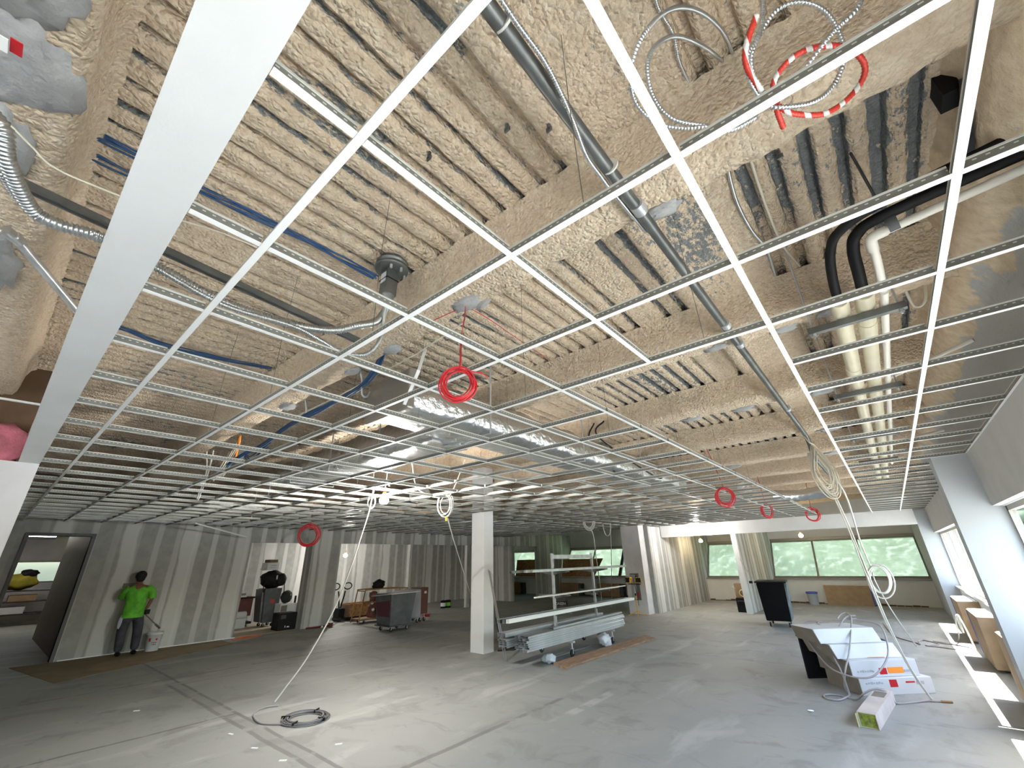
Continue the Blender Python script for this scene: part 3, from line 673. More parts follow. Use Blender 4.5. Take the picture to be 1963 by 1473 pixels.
solo('flexible_duct', 'foil', flexduct([(-10.9, 9.5, 2.95), (-10.2, 11.4, 2.96), (-9.6, 13.4, 2.96), (-9.2, 15.3, 2.97)], .15, 8), 'long foil flexible duct above the grid behind the square column', 'duct')
# conduit with cable strapped to it
t = thing('steel_conduit', 'long grey steel conduit running away under the joists right of centre', 'conduit', (-.52, 4, 3.385))
part(t, 'pipe', 'galv_dark', MB().cyl((-.52, -1.2, 3.37), (-.54, 7.55, 3.37), .03, n=16))
for y in (1.64, 3.2, 3.62, 5.9): part(t, 'coupling', 'galv', MB().cyl((-.52, y, 3.37), (-.52, y+.07, 3.37), .036, n=16))
for y in (.62, 1.36): part(t, 'cable_tie', 'white_cable', MB().lathe((-.515, y, 3.375), [(.04, -.004), (.041, .004)], 14, ax=(0, 1, 0)))
part(t, 'elbow', 'galv_dark', MB().tube(smooth_path([(-.54, 7.5, 3.37), (-.54, 7.62, 3.36), (-.535, 7.72, 3.28), (-.53, 7.76, 3.12)]), .032, 10))
part(t, 'junction_box', 'galv', MB().box(-.60, -.47, 7.7, 7.83, 2.98, 3.12))
part(t, 'pipe', 'galv_dark', MB().cyl((-.53, 7.8, 3.05), (-.545, 13.2, 3.1), .022, n=12))
solo('armoured_cable', 'alu', corrugated([(-.50, -.5, 3.41), (-.47, .3, 3.37), (-.475, .62, 3.35), (-.47, .8, 3.33), (-.5, 1.0, 3.315), (-.55, 1.2, 3.325), (-.565, 1.36, 3.35), (-.57, 1.5, 3.36), (-.575, 1.9, 3.40)], .0085, .0095, 8, .26), 'ribbed metal cable tied along the long grey conduit', 'cable')
MC = dict(
 a=[(-.110, 1.0, 3.72), (-.129, 1.129, 3.74), (-.118, 1.257, 3.74), (-.137, 1.386, 3.74), (-.137, 1.54, 3.775)],
 b=[(.053, 1.53, 3.77), (.040, 1.29, 3.60), (-.007, 1.04, 3.40), (-.072, .884, 3.25), (-.146, .817, 3.12), (-.204, .833, 3.05), (-.230, .899, 3.0), (-.200, .967, 2.95), (-.140, 1.016, 2.92), (-.082, 1.041, 2.90), (-.032, 1.101, 2.90), (.039, 1.127, 2.92)],
 c=[(.012, 1.535, 3.77), (-.031, 1.264, 3.55), (-.085, 1.034, 3.35), (-.135, .917, 3.20), (-.171, .890, 3.10), (-.185, .934, 3.02), (-.157, .989, 2.95), (-.083, 1.064, 2.93)],
 d=[(.167, 1.015, 3.30), (.118, 1.008, 3.10), (.062, .992, 3.0), (.051, 1.035, 2.95), (.071, 1.104, 2.92), (.102, 1.125, 2.90), (.176, 1.187, 2.92), (.239, 1.223, 2.98), (.282, 1.203, 3.05), (.278, 1.146, 3.15), (.233, 1.095, 3.20), (.171, 1.067, 3.20), (.110, 1.069, 3.15), (.072, 1.093, 3.10), (.077, 1.169, 3.05), (.119, 1.174, 3.0), (.244, 1.084, 3.0), (.326, 1.080, 3.05), (.361, 1.096, 3.25), (.36, 1.1, 3.76)])
solo('armoured_cable', 'alu', corrugated(MC['a'], .0062, .0095, 8, .26), 'ribbed metal cable lying in a deck flute at the top edge, ending at a slot', 'cable')
t = thing('armoured_cable', 'pair of ribbed metal cables looping from a deck slot, right of the bright runner', 'cable', (-.1, 1.0, 2.95))
part(t, 'outer_loop', 'alu', corrugated(MC['b'], .0062, .0095, 8, .26)); part(t, 'inner_loop', 'alu', corrugated(MC['c'], .0062, .0095, 8, .26))
t = thing('armoured_cable', 'coiled ribbed metal cable with red striped wrap at the upper right', 'cable', (.17, 1.1, 2.95))
part(t, 'loops', 'alu', corrugated(MC['d'], .006, .0095, 8, .26))
rs = [(.094, 1.218, 2.92), (.092, 1.133, 2.92), (.125, 1.184, 2.915), (.197, 1.261, 2.93), (.271, 1.301, 2.98), (.318, 1.286, 3.02), (.310, 1.229, 3.04), (.261, 1.156, 3.04), (.188, 1.096, 3.02), (.132, 1.089, 3.0), (.099, 1.102, 2.97), (.096, 1.143, 2.94)]
g = NG('red_striped_wrap'); wv = g.node('ShaderNodeTexWave'); wv.inputs['Scale'].default_value = 7; g.l.new(g.geo, wv.inputs['Vector'])
rsm = g.done(g.mix(g.step(wv.outputs['Fac'], .72, .78), (.60, .045, .03), (.75, .74, .72)), .4)
part(t, 'red_wrap', rsm, corrugated(rs, .0078, .01, 8, .08), label='red and white striped wrapped cable'); part(t, 'red_wrap', rsm, corrugated([(.109, .943, 3.06), (.066, .961, 3.0), (.054, .998, 2.97), (.068, 1.062, 2.93)], .008, .01, 8, .08))
solo('armoured_cable', 'alu', corrugated([(-.108, 1.95, 3.75), (-.153, 2.379, 3.74), (-.145, 2.739, 3.74), (-.109, 3.047, 3.745), (-.125, 3.49, 3.775)], .009, .008, 8, .2), 'metal cable lying along the deck flute right of the bright runner, left of two', 'cable')
solo('plastic_cable', 'cream_cable', MB().tube(smooth_path([(-.014, 1.95, 3.75), (-.024, 2.578, 3.73), (-.012, 3.031, 3.72), (.045, 3.48, 3.775)]), .008, 8), 'smooth pale cable along the deck flute, right of the ribbed metal one', 'cable')
solo('threaded_rod', 'dark_metal', MB().cyl((.421, 2.515, ZD+.02), (.436, 2.521, 3.36), .007, n=8), 'dark threaded rod down to the strap on the white pipe', 'rod')
solo('bent_cable', 'cream_cable', MB().tube(smooth_path([(.60, 3.923, 3.56), (.623, 4.042, 3.42), (.695, 4.004, 3.45), (.75, 3.93, 3.76)]), .009, 8), 'short bent tan cable hanging from the deck behind the pale pipes', 'cable')
t = thing('brace_and_hole_block', 'dark steel brace and black block standing for a dark deck opening, upper right', 'bracket', (.8, 2.3, 3.6))
part(t, 'box', 'black', MB().box(.74, .82, 2.26, 2.38, 3.64, ZD+.02)); part(t, 'brace', 'dark_metal', MB().bar((.8, 2.2, 3.62), (.80, 2.60, 3.45), .03))  # black block added in place of a dark opening in the deck
for k, (x, y) in enumerate(((-.913, 1.107), (-.753, 1.248), (-1.336, .95), (.111, 2.216))):
    solo('hanger_clip', 'galv_dark', MB().cyl((x, y, ZD+.01), (x, y, ZD-.03), .011, n=8).box(x-.016, x+.016, y-.005, y+.005, ZD-.045, ZD-.02),
         'small steel hanger clip stuck in the foam, ' + ['left of the paired two beside the conduit', 'right of the paired two beside the conduit', 'with a wire above the nearest left cells', 'on bare deck right of the conduit'][k], 'clip', 'hanger clips')
# plumbing
def pipe_thing(name, label, x, z, r, y0, y1, m):
    t = thing(name, label, 'pipe', (x, y0, z)); part(t, 'pipe', m, MB().cyl((x, y0, z), (x+.02, y1, z), r, n=18))
    return t
t = pipe_thing('insulated_pipe', 'thick cream pipe with a black bend, left of the paired thick pipes', .16, 3.152, .05, 2.98, 11.8, 'pvc')
part(t, 'black_bend', 'black', MB().tube(smooth_path([(.16, 3.02, 3.16), (.165, 2.85, 3.24), (.19, 2.69, 3.32), (.25, 2.58, 3.36), (.44, 2.50, 3.38), (.95, 2.42, 3.39)]), .026, 12)); part(t, 'collar', 'pvc', MB().cyl((.16, 4.3, 3.152), (.16, 4.45, 3.152), .054, n=18))
t = pipe_thing('insulated_pipe', 'thick cream pipe with a black bend, right of the paired thick pipes', .285, 3.152, .05, 2.98, 11.8, 'pvc')
part(t, 'black_bend', 'black', MB().tube(smooth_path([(.285, 3.02, 3.16), (.285, 2.85, 3.22), (.29, 2.72, 3.30), (.32, 2.62, 3.33), (.44, 2.55, 3.335), (.95, 2.50, 3.34)]), .030, 12)); part(t, 'collar', 'pvc', MB().cyl((.285, 3.42, 3.152), (.285, 3.6, 3.152), .054, n=18))
t = pipe_thing('drain_pipe', 'slim white plastic pipe turning a corner beside the thick cream pipes', .372, 3.125, .021, 3.0, 9.8, 'pvc_white')
part(t, 'riser', 'pvc_white', MB().tube(smooth_path([(.372, 3.05, 3.125), (.37, 2.8, 3.2), (.365, 2.66, 3.262)]), .021, 12)); part(t, 'elbow', 'pvc_white', MB().tube(smooth_path([(.365, 2.70, 3.245), (.362, 2.64, 3.268), (.375, 2.612, 3.272), (.43, 2.60, 3.272)]), .027, 12))
part(t, 'run', 'pvc_white', MB().cyl((.40, 2.605, 3.272), (.96, 2.515, 3.275), .022, n=14)); part(t, 'strap', 'dark_metal', MB().lathe((.46, 2.592, 3.30), [(.05, -.022), (.05, .022)], 12, ax=(1, -.15, 0)))
for k, y in enumerate((3.17, 4.85, 6.95, 9.0)):
    t = thing('trapeze_hanger', 'steel trapeze hanger carrying the cream pipes, %s one from the camera' % WORDS[k+1], 'pipe hanger', (.2, y, 3.08), 'trapeze hangers')
    part(t, 'strut', 'galv_dark', MB().box(-.04, .46, y-.02, y+.02, 3.058, 3.1))
    for x in (-.01, .43):
        r_ = part(t, 'rod', 'galv', MB().cyl((x, y, 3.03), (x, y, ZD+.02), .006, n=8)); part(r_, 'nut', 'galv', MB().cyl((x, y, 3.04), (x, y, 3.058), .012, n=6))
solo('branch_pipe', 'pvc_white', MB().cyl((.40, 5.0, 3.2), (.96, 4.72, 3.28), .016, n=12), 'thin white branch pipe running toward the window wall below the second trapeze', 'pipe')
solo('branch_pipe', 'pvc_white', MB().cyl((.36, 8.0, 3.14), (.96, 7.9, 3.2), .018, n=12), 'thin white branch pipe crossing to the window wall above the near column', 'pipe')
# red alarm cable coils
def coil_mb(c, r, wdt, n, th, axis_up, side, elong=1.0, seed=0, seg=26, jit=.06, tear=0.):
    rnd = random.Random(seed); mb = MB(); c = Vector(c); u = Vector(axis_up).normalized(); s = Vector(side).normalized(); w_ = u.cross(s)
    for k in range(n):
        rr = r*rnd.uniform(1-jit*1.6, 1+jit); cx_, cu_ = r*rnd.uniform(-jit, jit)*1.3, r*rnd.uniform(-jit, jit)*1.3; ox = wdt*rnd.uniform(-.5, .5); tl = rnd.uniform(-.12, .12); ph = rnd.uniform(0, 6)
        mb.tube([c + s*(cx_ + rr*math.cos(a)*(1 - tear*max(0, math.sin(a)))) + u*(cu_ + rr*elong*math.sin(a) + .02*r*math.sin(3*a+ph)) + w_*(ox + tl*rr*math.cos(a+ph)*.5) for a in [2*PI*i/seg for i in range(seg)]], th, 6, closed=True)
    return mb
def red_coil(label, c, r, n, th, side, lead, seed):
    t = thing('cable_coil', label, 'cable coil', c, 'red cable coils'); part(t, 'loops', 'red', coil_mb(c, r, .05, n, th, (0, 0, 1), side, 1.05, seed, 26, .11))
    part(t, 'lead', 'red', MB().tube(smooth_path(lead), th*.75, 6)); return t
t = red_coil('large red cable coil hanging by the nearest cells of the grid', (-1.575, 1.425, 2.615), .088, 10, .0042, (.72, .69, 0), [(-1.89, 1.76, 3.44), (-1.83, 1.70, 3.28), (-1.70, 1.55, 3.0), (-1.56, 1.42, 2.74), (-1.565, 1.415, 2.70)], 3)
part(t, 'lead', 'red', MB().tube(smooth_path([(-1.89, 1.76, 3.44), (-1.79, 1.66, 3.26), (-1.66, 1.52, 3.0), (-1.535, 1.405, 2.75), (-1.545, 1.41, 2.70)]), .003, 6)); part(t, 'tail', 'red', MB().tube(smooth_path([(-1.55, 1.43, 2.69), (-1.48, 1.50, 2.68), (-1.45, 1.53, 2.65)]), .0035, 6))
part(t, 'lead', 'red', MB().tube(smooth_path([(-1.89, 1.76, 3.43), (-2.067, 1.72, 3.41), (-2.226, 1.70, 3.405)]), .003, 6)); part(t, 'lead', 'red', MB().tube(smooth_path([(-1.89, 1.80, 3.43), (-1.92, 2.05, 3.46), (-2.117, 2.694, 3.60), (-2.319, 3.45, 3.745)]), .003, 6))
red_coil('red cable coil hanging in front of the left partition pillar', (-11.5, 5.37, 2.446), .235, 7, .011, (.2, .98, 0), [(-11.5, 5.35, 3.9), (-11.5, 5.36, 3.0), (-11.5, 5.37, 2.68)], 4)
red_coil('red cable coil just below the grid, left of the far end of the open bay', (-1.86, 7.6, 2.60), .135, 7, .007, (.85, .5, 0), [(-2.0, 7.64, 3.44), (-1.9, 7.62, 3.0), (-1.85, 7.6, 2.73)], 5)
red_coil('small red cable coil seen nearly edge-on below the far grid', (-1.98, 11.5, 2.64), .15, 6, .008, (.55, .83, 0), [(-2.0, 11.5, 3.44), (-1.98, 11.5, 2.78)], 6)
red_coil('flat red cable coil at the grid over the far header', (-1.375, 14.0, 2.66), .16, 5, .009, (.95, .3, 0), [(-1.3, 14, 3.7), (-1.375, 14, 2.8)], 7)
# white and cream cable hanks
t = thing('cable_hank', 'long hank of cream cable hanging from the far end of the grey conduit', 'cable hank', (-.5, 7.6, 3.0))
part(t, 'loops', 'cream_cable', coil_mb((-.475, 7.6, 2.84), .115, .08, 11, .0072, (-.08, 0, 1), (.93, .35, 0), 2.9, 11, 34, .2, .8))
part(t, 'tie', 'cream_cable', MB().tube(smooth_path([(-.56, 7.55, 3.36), (-.52, 7.5, 3.24), (-.47, 7.58, 3.2), (-.44, 7.6, 3.12)]), .012, 6))
part(t, 'drop', 'white_cable', MB().tube(smooth_path([(-.425, 7.62, 2.54), (-.376, 7.70, 2.043), (-.344, 7.80, 1.476), (-.311, 7.90, .881), (-.235, 8.0, .356), (-.13, 8.09, .012)]), .009, 6))
part(t, 'drop', 'white_cable', MB().tube(smooth_path([(-.445, 7.62, 2.54), (-.40, 7.71, 2.043), (-.37, 7.82, 1.476), (-.33, 7.92, .881), (-.25, 8.02, .356), (-.14, 8.10, .012)]), .008, 6))
t = thing('cable_hank', 'white cable drop with a loop hanging before the wide far window', 'cable hank', (-.35, 9.6, 1.3))
part(t, 'drop', 'white_cable', MB().tube(smooth_path([(-.50, 7.72, 3.1), (-.40, 7.66, 2.85), (-.301, 7.70, 2.445), (-.353, 8.80, 1.891), (-.360, 9.60, 1.50), (-.387, 10.4, 1.185), (-.307, 11.4, .606), (-.158, 12.232, .01)]), .011, 6))
part(t, 'loops', 'white_cable', coil_mb((-.30, 9.6, 1.28), .155, .05, 5, .010, (.1, 0, 1), (1, .1, 0), 1.5, 13, 28, .12))
t = thing('cable_hank', 'white cable coil looped over the grid beside the square column', 'cable hank', (-5.66, 4.9, 2.6))
part(t, 'loops', 'white_cable', coil_mb((-5.66, 4.9, 2.62), .11, .07, 4, .006, (0, 0, 1), (.75, .66, 0), 1.65, 21, 28, .18)); part(t, 'lead', 'white_cable', MB().tube(smooth_path([(-5.86, 4.3, 3.3), (-5.846, 4.4, 2.933), (-5.833, 4.6, 2.80), (-5.723, 4.8, 2.75), (-5.66, 4.9, 2.82)]), .011, 6))
part(t, 'lead', 'cream_cable', MB().tube(smooth_path([(-5.66, 4.9, 2.80), (-5.55, 4.92, 2.79), (-5.494, 5.0, 3.0), (-5.4, 5.1, 3.4)]), .011, 6)); part(t, 'tag', 'yellow', MB().box(-5.61, -5.585, 4.88, 4.90, 2.36, 2.43))
part(t, 'drop', 'white_cable', MB().tube(smooth_path([(-5.594, 4.9, 2.435), (-6.10, 5.5, 2.142), (-6.803, 6.4, 1.645), (-7.435, 7.3, 1.045), (-7.659, 7.9, .567), (-7.72, 8.25, .01)]), .009, 6))
t = thing('cable_hank', 'white cable hank below the far grid with a strand hanging behind the metal rack', 'cable hank', (-6.7, 11.5, 2.7))
part(t, 'loops', 'white_cable', coil_mb((-6.72, 11.5, 2.78), .16, .05, 6, .012, (0, 0, 1), (.8, .6, 0), 1.6, 31, 26, .12)); part(t, 'drop', 'white_cable', MB().tube(smooth_path([(-6.759, 11.5, 2.55), (-6.80, 11.8, 2.40), (-7.336, 12.8, 1.736), (-7.977, 14.0, .91), (-9.1, 16.0, .012)]), .014, 6))
t = thing('cable_hank', 'short U-shaped white cable loop under the far grid left of the panel column', 'cable hank', (-7, 13, 2.5))
part(t, 'loop', 'white_cable', MB().tube(smooth_path([(-7.10, 13, 2.9), (-7.08, 13, 2.62), (-7.03, 13, 2.44), (-6.95, 13, 2.39), (-6.86, 13, 2.46), (-6.82, 13, 2.66), (-6.82, 13, 2.9)]), .018, 6)); part(t, 'drop', 'white_cable', MB().tube(smooth_path([(-6.84, 13, 2.6), (-7.414, 14, 1.891), (-9.6, 17.7, .012)]), .011, 6))
t = thing('power_cord', 'white cord sweeping from the bright bulb down to the floor', 'cord', (-6, 3.5, 1.5))
part(t, 'cord', 'white_cable', MB().tube(smooth_path([(-5.72, 3.53, 2.74), (-5.75, 3.517, 2.458), (-5.90, 3.536, 2.16), (-6.15, 3.556, 1.668), (-6.45, 3.542, 1.113), (-6.75, 3.402, .523), (-6.95, 3.233, .147), (-7.01, 3.16, .012)]), .010, 8))
part(t, 'loops', 'white_cable', coil_mb((-5.73, 3.53, 2.57), .06, .03, 2, .007, (0, 0, 1), (.8, .6, 0), 1.6, 41, 24, .2)); part(t, 'lead', 'white_cable', MB().tube(smooth_path([(-5.74, 3.52, 2.62), (-5.70, 3.56, 2.80), (-5.60, 3.66, 2.86), (-5.53, 3.68, 2.80)]), .009, 6))
solo('loose_wire', 'white_cable', MB().tube(smooth_path([(-7.75, 1.8, 3.4), (-7.9, 1.9, 3.11), (-8.0, 1.9, 2.75), (-7.96, 1.9, 2.70), (-7.90, 1.9, 2.75), (-7.78, 1.9, 3.1), (-7.6, 1.85, 3.4)]), .012, 6), 'loose white wire loop dangling through the far left grid', 'wire')
for k, (a, b, c) in enumerate((((-3.0, 5.4, 3.3), (-3.1, 6.6, 2.92), (-3.4, 8.0, 3.38)), ((-2.85, 5.4, 3.35), (-2.7, 7.0, 2.95), (-3.3, 8.8, 3.4)))):
    solo('drooping_cable', 'black_rubber', MB().tube(smooth_path([(a[0]+.3, a[1]-.4, 3.45), a, b, c], 10), .012, 6), 'dark cable drooping above the grid right of the foil duct, ' + ('left of two' if k == 0 else 'right of two'), 'cable')
t = thing('junction_wiring', 'tangle of wires and a grey box above the grid beyond the blue cables', 'wiring', (-6.5, 1.9, 3.2))
part(t, 'box', 'galv_dark', MB().box(-6.85, -6.65, 1.9, 2.0, 3.1, 3.3)); part(t, 'orange_wire', 'orange', MB().tube(smooth_path([(-6.7, 1.9, 3.3), (-6.5, 1.85, 3.4), (-6.45, 1.84, 3.2), (-6.46, 1.84, 3.05)]), .014, 6))
for k in range(4): part(t, 'wire', 'cream_cable', MB().tube(smooth_path([(-6.7+.05*k, 1.88, 3.35), (-6.85+.1*k, 1.85, 3.1), (-7.0+.12*k, 1.8, 2.85), (-6.95+.12*k, 1.8, 2.95), (-6.7+.1*k, 1.82, 3.2)]), .007, 6))
solo('dropped_runner', 'white_metal', MB().bar((-12.3, 3.0, 2.70), (-13.5, 4.561, 2.489), .024, .03), 'bent grid strip hanging down in front of the left partition top', 'grid strip')
solo('insulation_batt', 'pink', MB().blob((-6.52, -.25, 2.93), .23, (.35, 1.2, .85), .28, 2.2, 3, 4), 'pink insulation stuffed on top of the near left wall', 'insulation')
solo('plenum_strip', 'white_metal', MB().bar((-6.57, -1.4, 3.36), (-6.57, -.06, 3.38), .03, .02), 'thin white strip across the brown panel above the near left wall', 'strip')

# ------------------------------------------------------------------ columns and what stands on the floor
struct('column_4', 'wall_white', MB().box(-7.2, -6.82, 7.07, 7.37, 0, ZD+.01))
def caster(root, x, y, z0, r=.05, wdt=.03, ang=0., stem=None):
    wheel = MB().lathe((x-wdt/2*math.cos(ang), y-wdt/2*math.sin(ang), r), [(r*.4, 0), (r*.92, 0), (r, .25*wdt), (r, .75*wdt), (r*.92, wdt), (r*.4, wdt)], 18, ax=(math.cos(ang), math.sin(ang), 0))
    f = MB(); a, b = math.cos(ang), math.sin(ang)
    for s in (-1, 1): f.bar((x+s*a*(wdt*.5+.006), y+s*b*(wdt*.5+.006), r-.01), (x+s*a*(wdt*.5+.004)-b*.01, y+s*b*(wdt*.5+.004)+a*.01, r*2+.012), .022, .004, up=(a, b, 0))
    f.box(x-.03, x+.03, y-.03, y+.03, r*2+.01, r*2+.016); f.cyl((x, y, r*2+.012), (x, y, z0), .016, n=10)
    part(part(root, 'caster', 'galv', f), 'wheel', 'black_rubber', wheel)

# rolling rack with steel studs
RX, RY = -5.55, (7.83, 9.45)
t = thing('stock_rack', 'tall rolling metal rack loaded with steel studs beside the square column', 'rack', (RX, 8.64, 0))
for y in RY:
    part(t, 'upright', 'galv', MB().box(RX-.025, RX+.025, y-.02, y+.02, .30, 1.84))
    for z in (1.50, 1.06, .74):
        for s in (-1, 1): part(t, 'arm', 'galv_dark', MB().prism([(RX+s*.025, z-.075), (RX+s*.025, z), (RX+s*.42, z), (RX+s*.42, z-.02)], 'y', y-.02, y+.02) if False else MB().hexa([(RX+s*.026, y-.02, z-.075), (RX+s*.40, y-.02, z-.02), (RX+s*.40, y+.02, z-.02), (RX+s*.026, y+.02, z-.075), (RX+s*.026, y-.02, z), (RX+s*.40, y-.02, z), (RX+s*.40, y+.02, z), (RX+s*.026, y+.02, z)]))
    part(t, 'foot_bar', 'galv', MB().box(-5.98, -5.14, y-.03, y+.03, .235, .265))
part(t, 'top_bar', 'galv', MB().box(RX-.008, RX+.008, RY[0], RY[1], 1.73, 1.81)); part(t, 'base_rail', 'galv', MB().box(RX-.03, RX+.03, RY[0]-.05, RY[1]+.05, .265, .30))
for x in (-5.2, -5.93):
    for y in RY: caster(t, x, y, .235, .062, .032, 0)
def stud_mb(L, W=.092, H=.033, k=.0018):    # C-shaped channel, open side down, rounded bends
    a = W/2; return MB().prism([(-a, 0), (-a, H-.007), (-a+.006, H), (a-.006, H), (a, H-.007), (a, 0), (a-.008, 0), (a-.008, k), (a-k, k), (a-k, H-.008), (a-.007, H-k), (-a+.007, H-k), (-a+k, H-.008), (-a+k, k), (-a+.008, k), (-a+.008, 0)], 'y', 0, L)
sp = None
def stud(x, y, z, L, label, turn=0.):
    global sp
    if sp is None: o = sp = stud_mb(1.0).build('steel_stud', 'galv', None, fix=False)
    else: o = sp.copy(); C.objects.link(o)
    o.location = (x, y, z); o.scale = (1, L, 1); o.rotation_euler.z = turn
    tag(o, label, 'steel stud', 'steel studs on the rack'); return o
lev = ['bottom', 'second', 'third', 'fourth', 'fifth', 'sixth', 'top']
for r in range(7):
    for c_ in range(3):
        stud(-5.205-.046-.095*c_ + .004*math.sin(r*2.7+c_), 6.46+.02*((r*3+c_*5) % 4), .267+.0335*r, 3.6, 'galvanised stud, %s layer of the near pile on the rack, %s' % (lev[r], ('outer row', 'middle row', 'inner row')[c_]))
for r in range(6):
    for c_ in range(2):
        stud(-5.66-.095*c_, 6.40-.03*(r//3), .304+.0335*r + .033*(r//4), 3.5, 'galvanised stud, %s layer of the far pile on the rack, %s' % (lev[r] if r < 5 else 'top', ('inner row', 'outer row')[c_]))
stud(-5.31, 7.35, .504, 2.9, 'single narrow stud laid loose on top of the near pile on the rack', .02)
for k, (x, y, z, L, ln) in enumerate(((-5.33, 6.62, 1.502, 4.1, 'thick pale channel on the top arms of the rack'), (-5.40, 6.3, 1.502, 3.4, 'dark ended channel sticking out left on the top arms of the rack'), (-5.27, 6.75, 1.502, 3.7, 'narrow angle lying at the front of the top arms of the rack'))):
    solo('metal_channel', 'galv' if k != 1 else 'galv_dark', MB().box(x-.025, x+.025, y, y+L, z, z+.002).box(x-.025, x-.023, y, y+L, z+.002, z+.045).box(x+.023, x+.025, y, y+L, z+.002, z+.04), ln, 'metal channel')
for k, (x, y, L) in enumerate(((-5.30, 6.85, 3.3), (-5.36, 7.05, 3.6))): solo('metal_strip', 'white_metal', MB().box(x-.018, x+.018, y, y+L, 1.062, 1.085), 'thin white strip on the middle arms of the rack, ' + ('front one' if k == 0 else 'back one'), 'metal strip')
for k, (x, y, L, m_) in enumerate(((-5.28, 6.05, 4.8, 'white_metal'), (-5.36, 5.98, 4.6, 'galv_dark'), (-5.44, 6.0, 4.85, 'galv'))):
    solo('long_channel', m_, MB().box(x-.032, x+.032, y, y+L, .742, .745).box(x-.032, x-.029, y, y+L, .745, .80).box(x+.029, x+.032, y, y+L, .745, .80), ('long bright channel at the front of the lower arms of the rack', 'long dark channel in the middle of the lower arms of the rack', 'long grey channel at the back of the lower arms of the rack')[k], 'metal channel')
for k in range(2): solo('leaning_rod', 'alu', MB().bar((-6.05+.035*k, 6.84+.02*k, .001), (-6.795, 7.19+.04*k, 1.55-.04*k), .016, .016), 'thin metal strip leaning against the square column, ' + ('left of two' if k == 0 else 'right of two'), 'metal strip')
solo('floor_strip', 'alu', MB().box(-5.48, -5.45, 7.35, 9.0, 0, .02), 'thin metal strip on the floor under the stud rack', 'metal strip')
solo('rack_block', 'wood', MB().box(-5.75, -5.6, 9.75, 9.95, 0, .14), 'small wooden block on the floor under the far end of the studs', 'block')
def plank(cs, z0, z1, label):
    v = [(x, y, z0) for x, y in cs] + [(x, y, z1) for x, y in cs]
    return solo('wood_plank', 'wood', MB().hexa(v), label, 'plank', 'planks beside the stud rack', .004)
plank([(-4.93, 6.98), (-4.76, 6.94), (-4.64, 10.38), (-4.80, 10.42)], 0, .04, 'reddish brown plank on the floor beside the rack, nearer to the windows')
plank([(-5.13, 7.10), (-4.95, 7.06), (-4.82, 10.55), (-5.0, 10.60)], 0, .035, 'reddish brown plank on the floor beside the rack, half under its wheels')
bagm = mat('clear_plastic', (.62, .66, .72), .18, bump=.5, bscale=22)
solo('plastic_bag', bagm, MB().blob((-5.27, 7.16, .075), .13, (1, .9, .62), .5, 3.2, 3, 3), 'crumpled clear plastic bag at the near end of the planks', 'plastic bag')
solo('plastic_bag', bagm, MB().blob((-5.16, 9.02, .13), .14, (.9, 1, .9), .5, 3.2, 3, 8), 'crumpled clear plastic bag by the far wheel of the rack', 'plastic bag')
hose = [(-6.78, 7.39, .62), (-6.74, 7.46, .3), (-6.76, 7.676, .1), (-6.723, 7.82, .022), (-6.78, 8.051, .022), (-6.6, 8.0, .024), (-6.53, 7.72, .024), (-6.72, 7.6, .02), (-6.84, 7.75, .022), (-6.70, 7.95, .024), (-6.58, 7.80, .024), (-6.70, 7.5, .02), (-6.76, 7.42, .02)]
solo('black_hose', 'black_rubber', MB().tube(smooth_path(hose), .017, 8), 'black hose trailing from behind the square column onto the floor', 'hose')

# coil on the floor
t = thing('cable_coil', 'grey cable coil lying on the floor below the white cord', 'cable coil', (-5.99, 3.1, 0))
mb = MB()
for k in range(9):
    r = .18 + .021*(k % 5) + .006*(k % 3); z = .010 + .016*(k//5)
    mb.tube([(-5.99 + r*1.08*math.cos(a) + .01*math.sin(k*2), 3.1 + r*math.sin(a), z + .005*math.sin(2*a+k)) for a in [2*PI*i/36 for i in range(36)]], .0066, 6, closed=True)
part(t, 'loops', mat('dark_grey_cable', (.17, .165, .175), .4), mb)
part(t, 'tail', 'grey_cable', MB().tube(smooth_path([(-6.02, 2.84, .012), (-6.248, 2.70, .012), (-6.585, 2.736, .012), (-6.80, 2.86, .012), (-6.86, 3.0, .012), (-6.80, 3.12, .012)]), .009, 6))
for a in (.35, 2.1, 3.9, 5.3): part(t, 'tie', 'black', MB().obox((-5.99+.23*1.08*math.cos(a), 3.1+.23*math.sin(a), .026), (-math.sin(a), math.cos(a), 0), .014, .10, .03))

# ceiling-tile cartons with draped cable
dx, dy = math.cos(math.radians(42)), math.sin(math.radians(42)); nx, ny = dy, -dx
def carton_pt(u, v, z, o): return (o[0] + dx*u - nx*v, o[1] + dy*u - ny*v, z)
def carton(o, L, D, z0, z1, label, marks=(), tilt=0.):
    t = thing('tile_carton', label, 'carton', (o[0], o[1], z0), 'stacked white tile cartons')
    def bx(u0, u1, v0, v1, a, b): return MB().hexa([carton_pt(u0, v0, a, o), carton_pt(u1, v0, a, o), carton_pt(u1, v1, a, o), carton_pt(u0, v1, a, o), carton_pt(u0, v0+tilt, b, o), carton_pt(u1, v0+tilt, b, o), carton_pt(u1, v1+tilt, b, o), carton_pt(u0, v1+tilt, b, o)])
    part(t, 'wrap', 'white_paper', bx(.004, L, 0, D, z0, z1), .006)
    part(t, 'end_flap', 'card_grey', bx(-.004, .004, .004, D-.004, z0+.004, z1-.004))
    for m_, u0, u1, a, b, nm in marks: part(t, nm, m_, bx(u0, u1, -.004+tilt*(a-z0)/(z1-z0), .001+tilt*(a-z0)/(z1-z0), a, b) if not tilt else bx(u0, u1, -.003, .002, a, b))
    return t
grey_print = mat('grey_print', (.42, .43, .47), .7)
P = (-.80, 7.88)
def off(v, u=0): return (P[0] + dx*u - nx*v, P[1] + dy*u - ny*v)
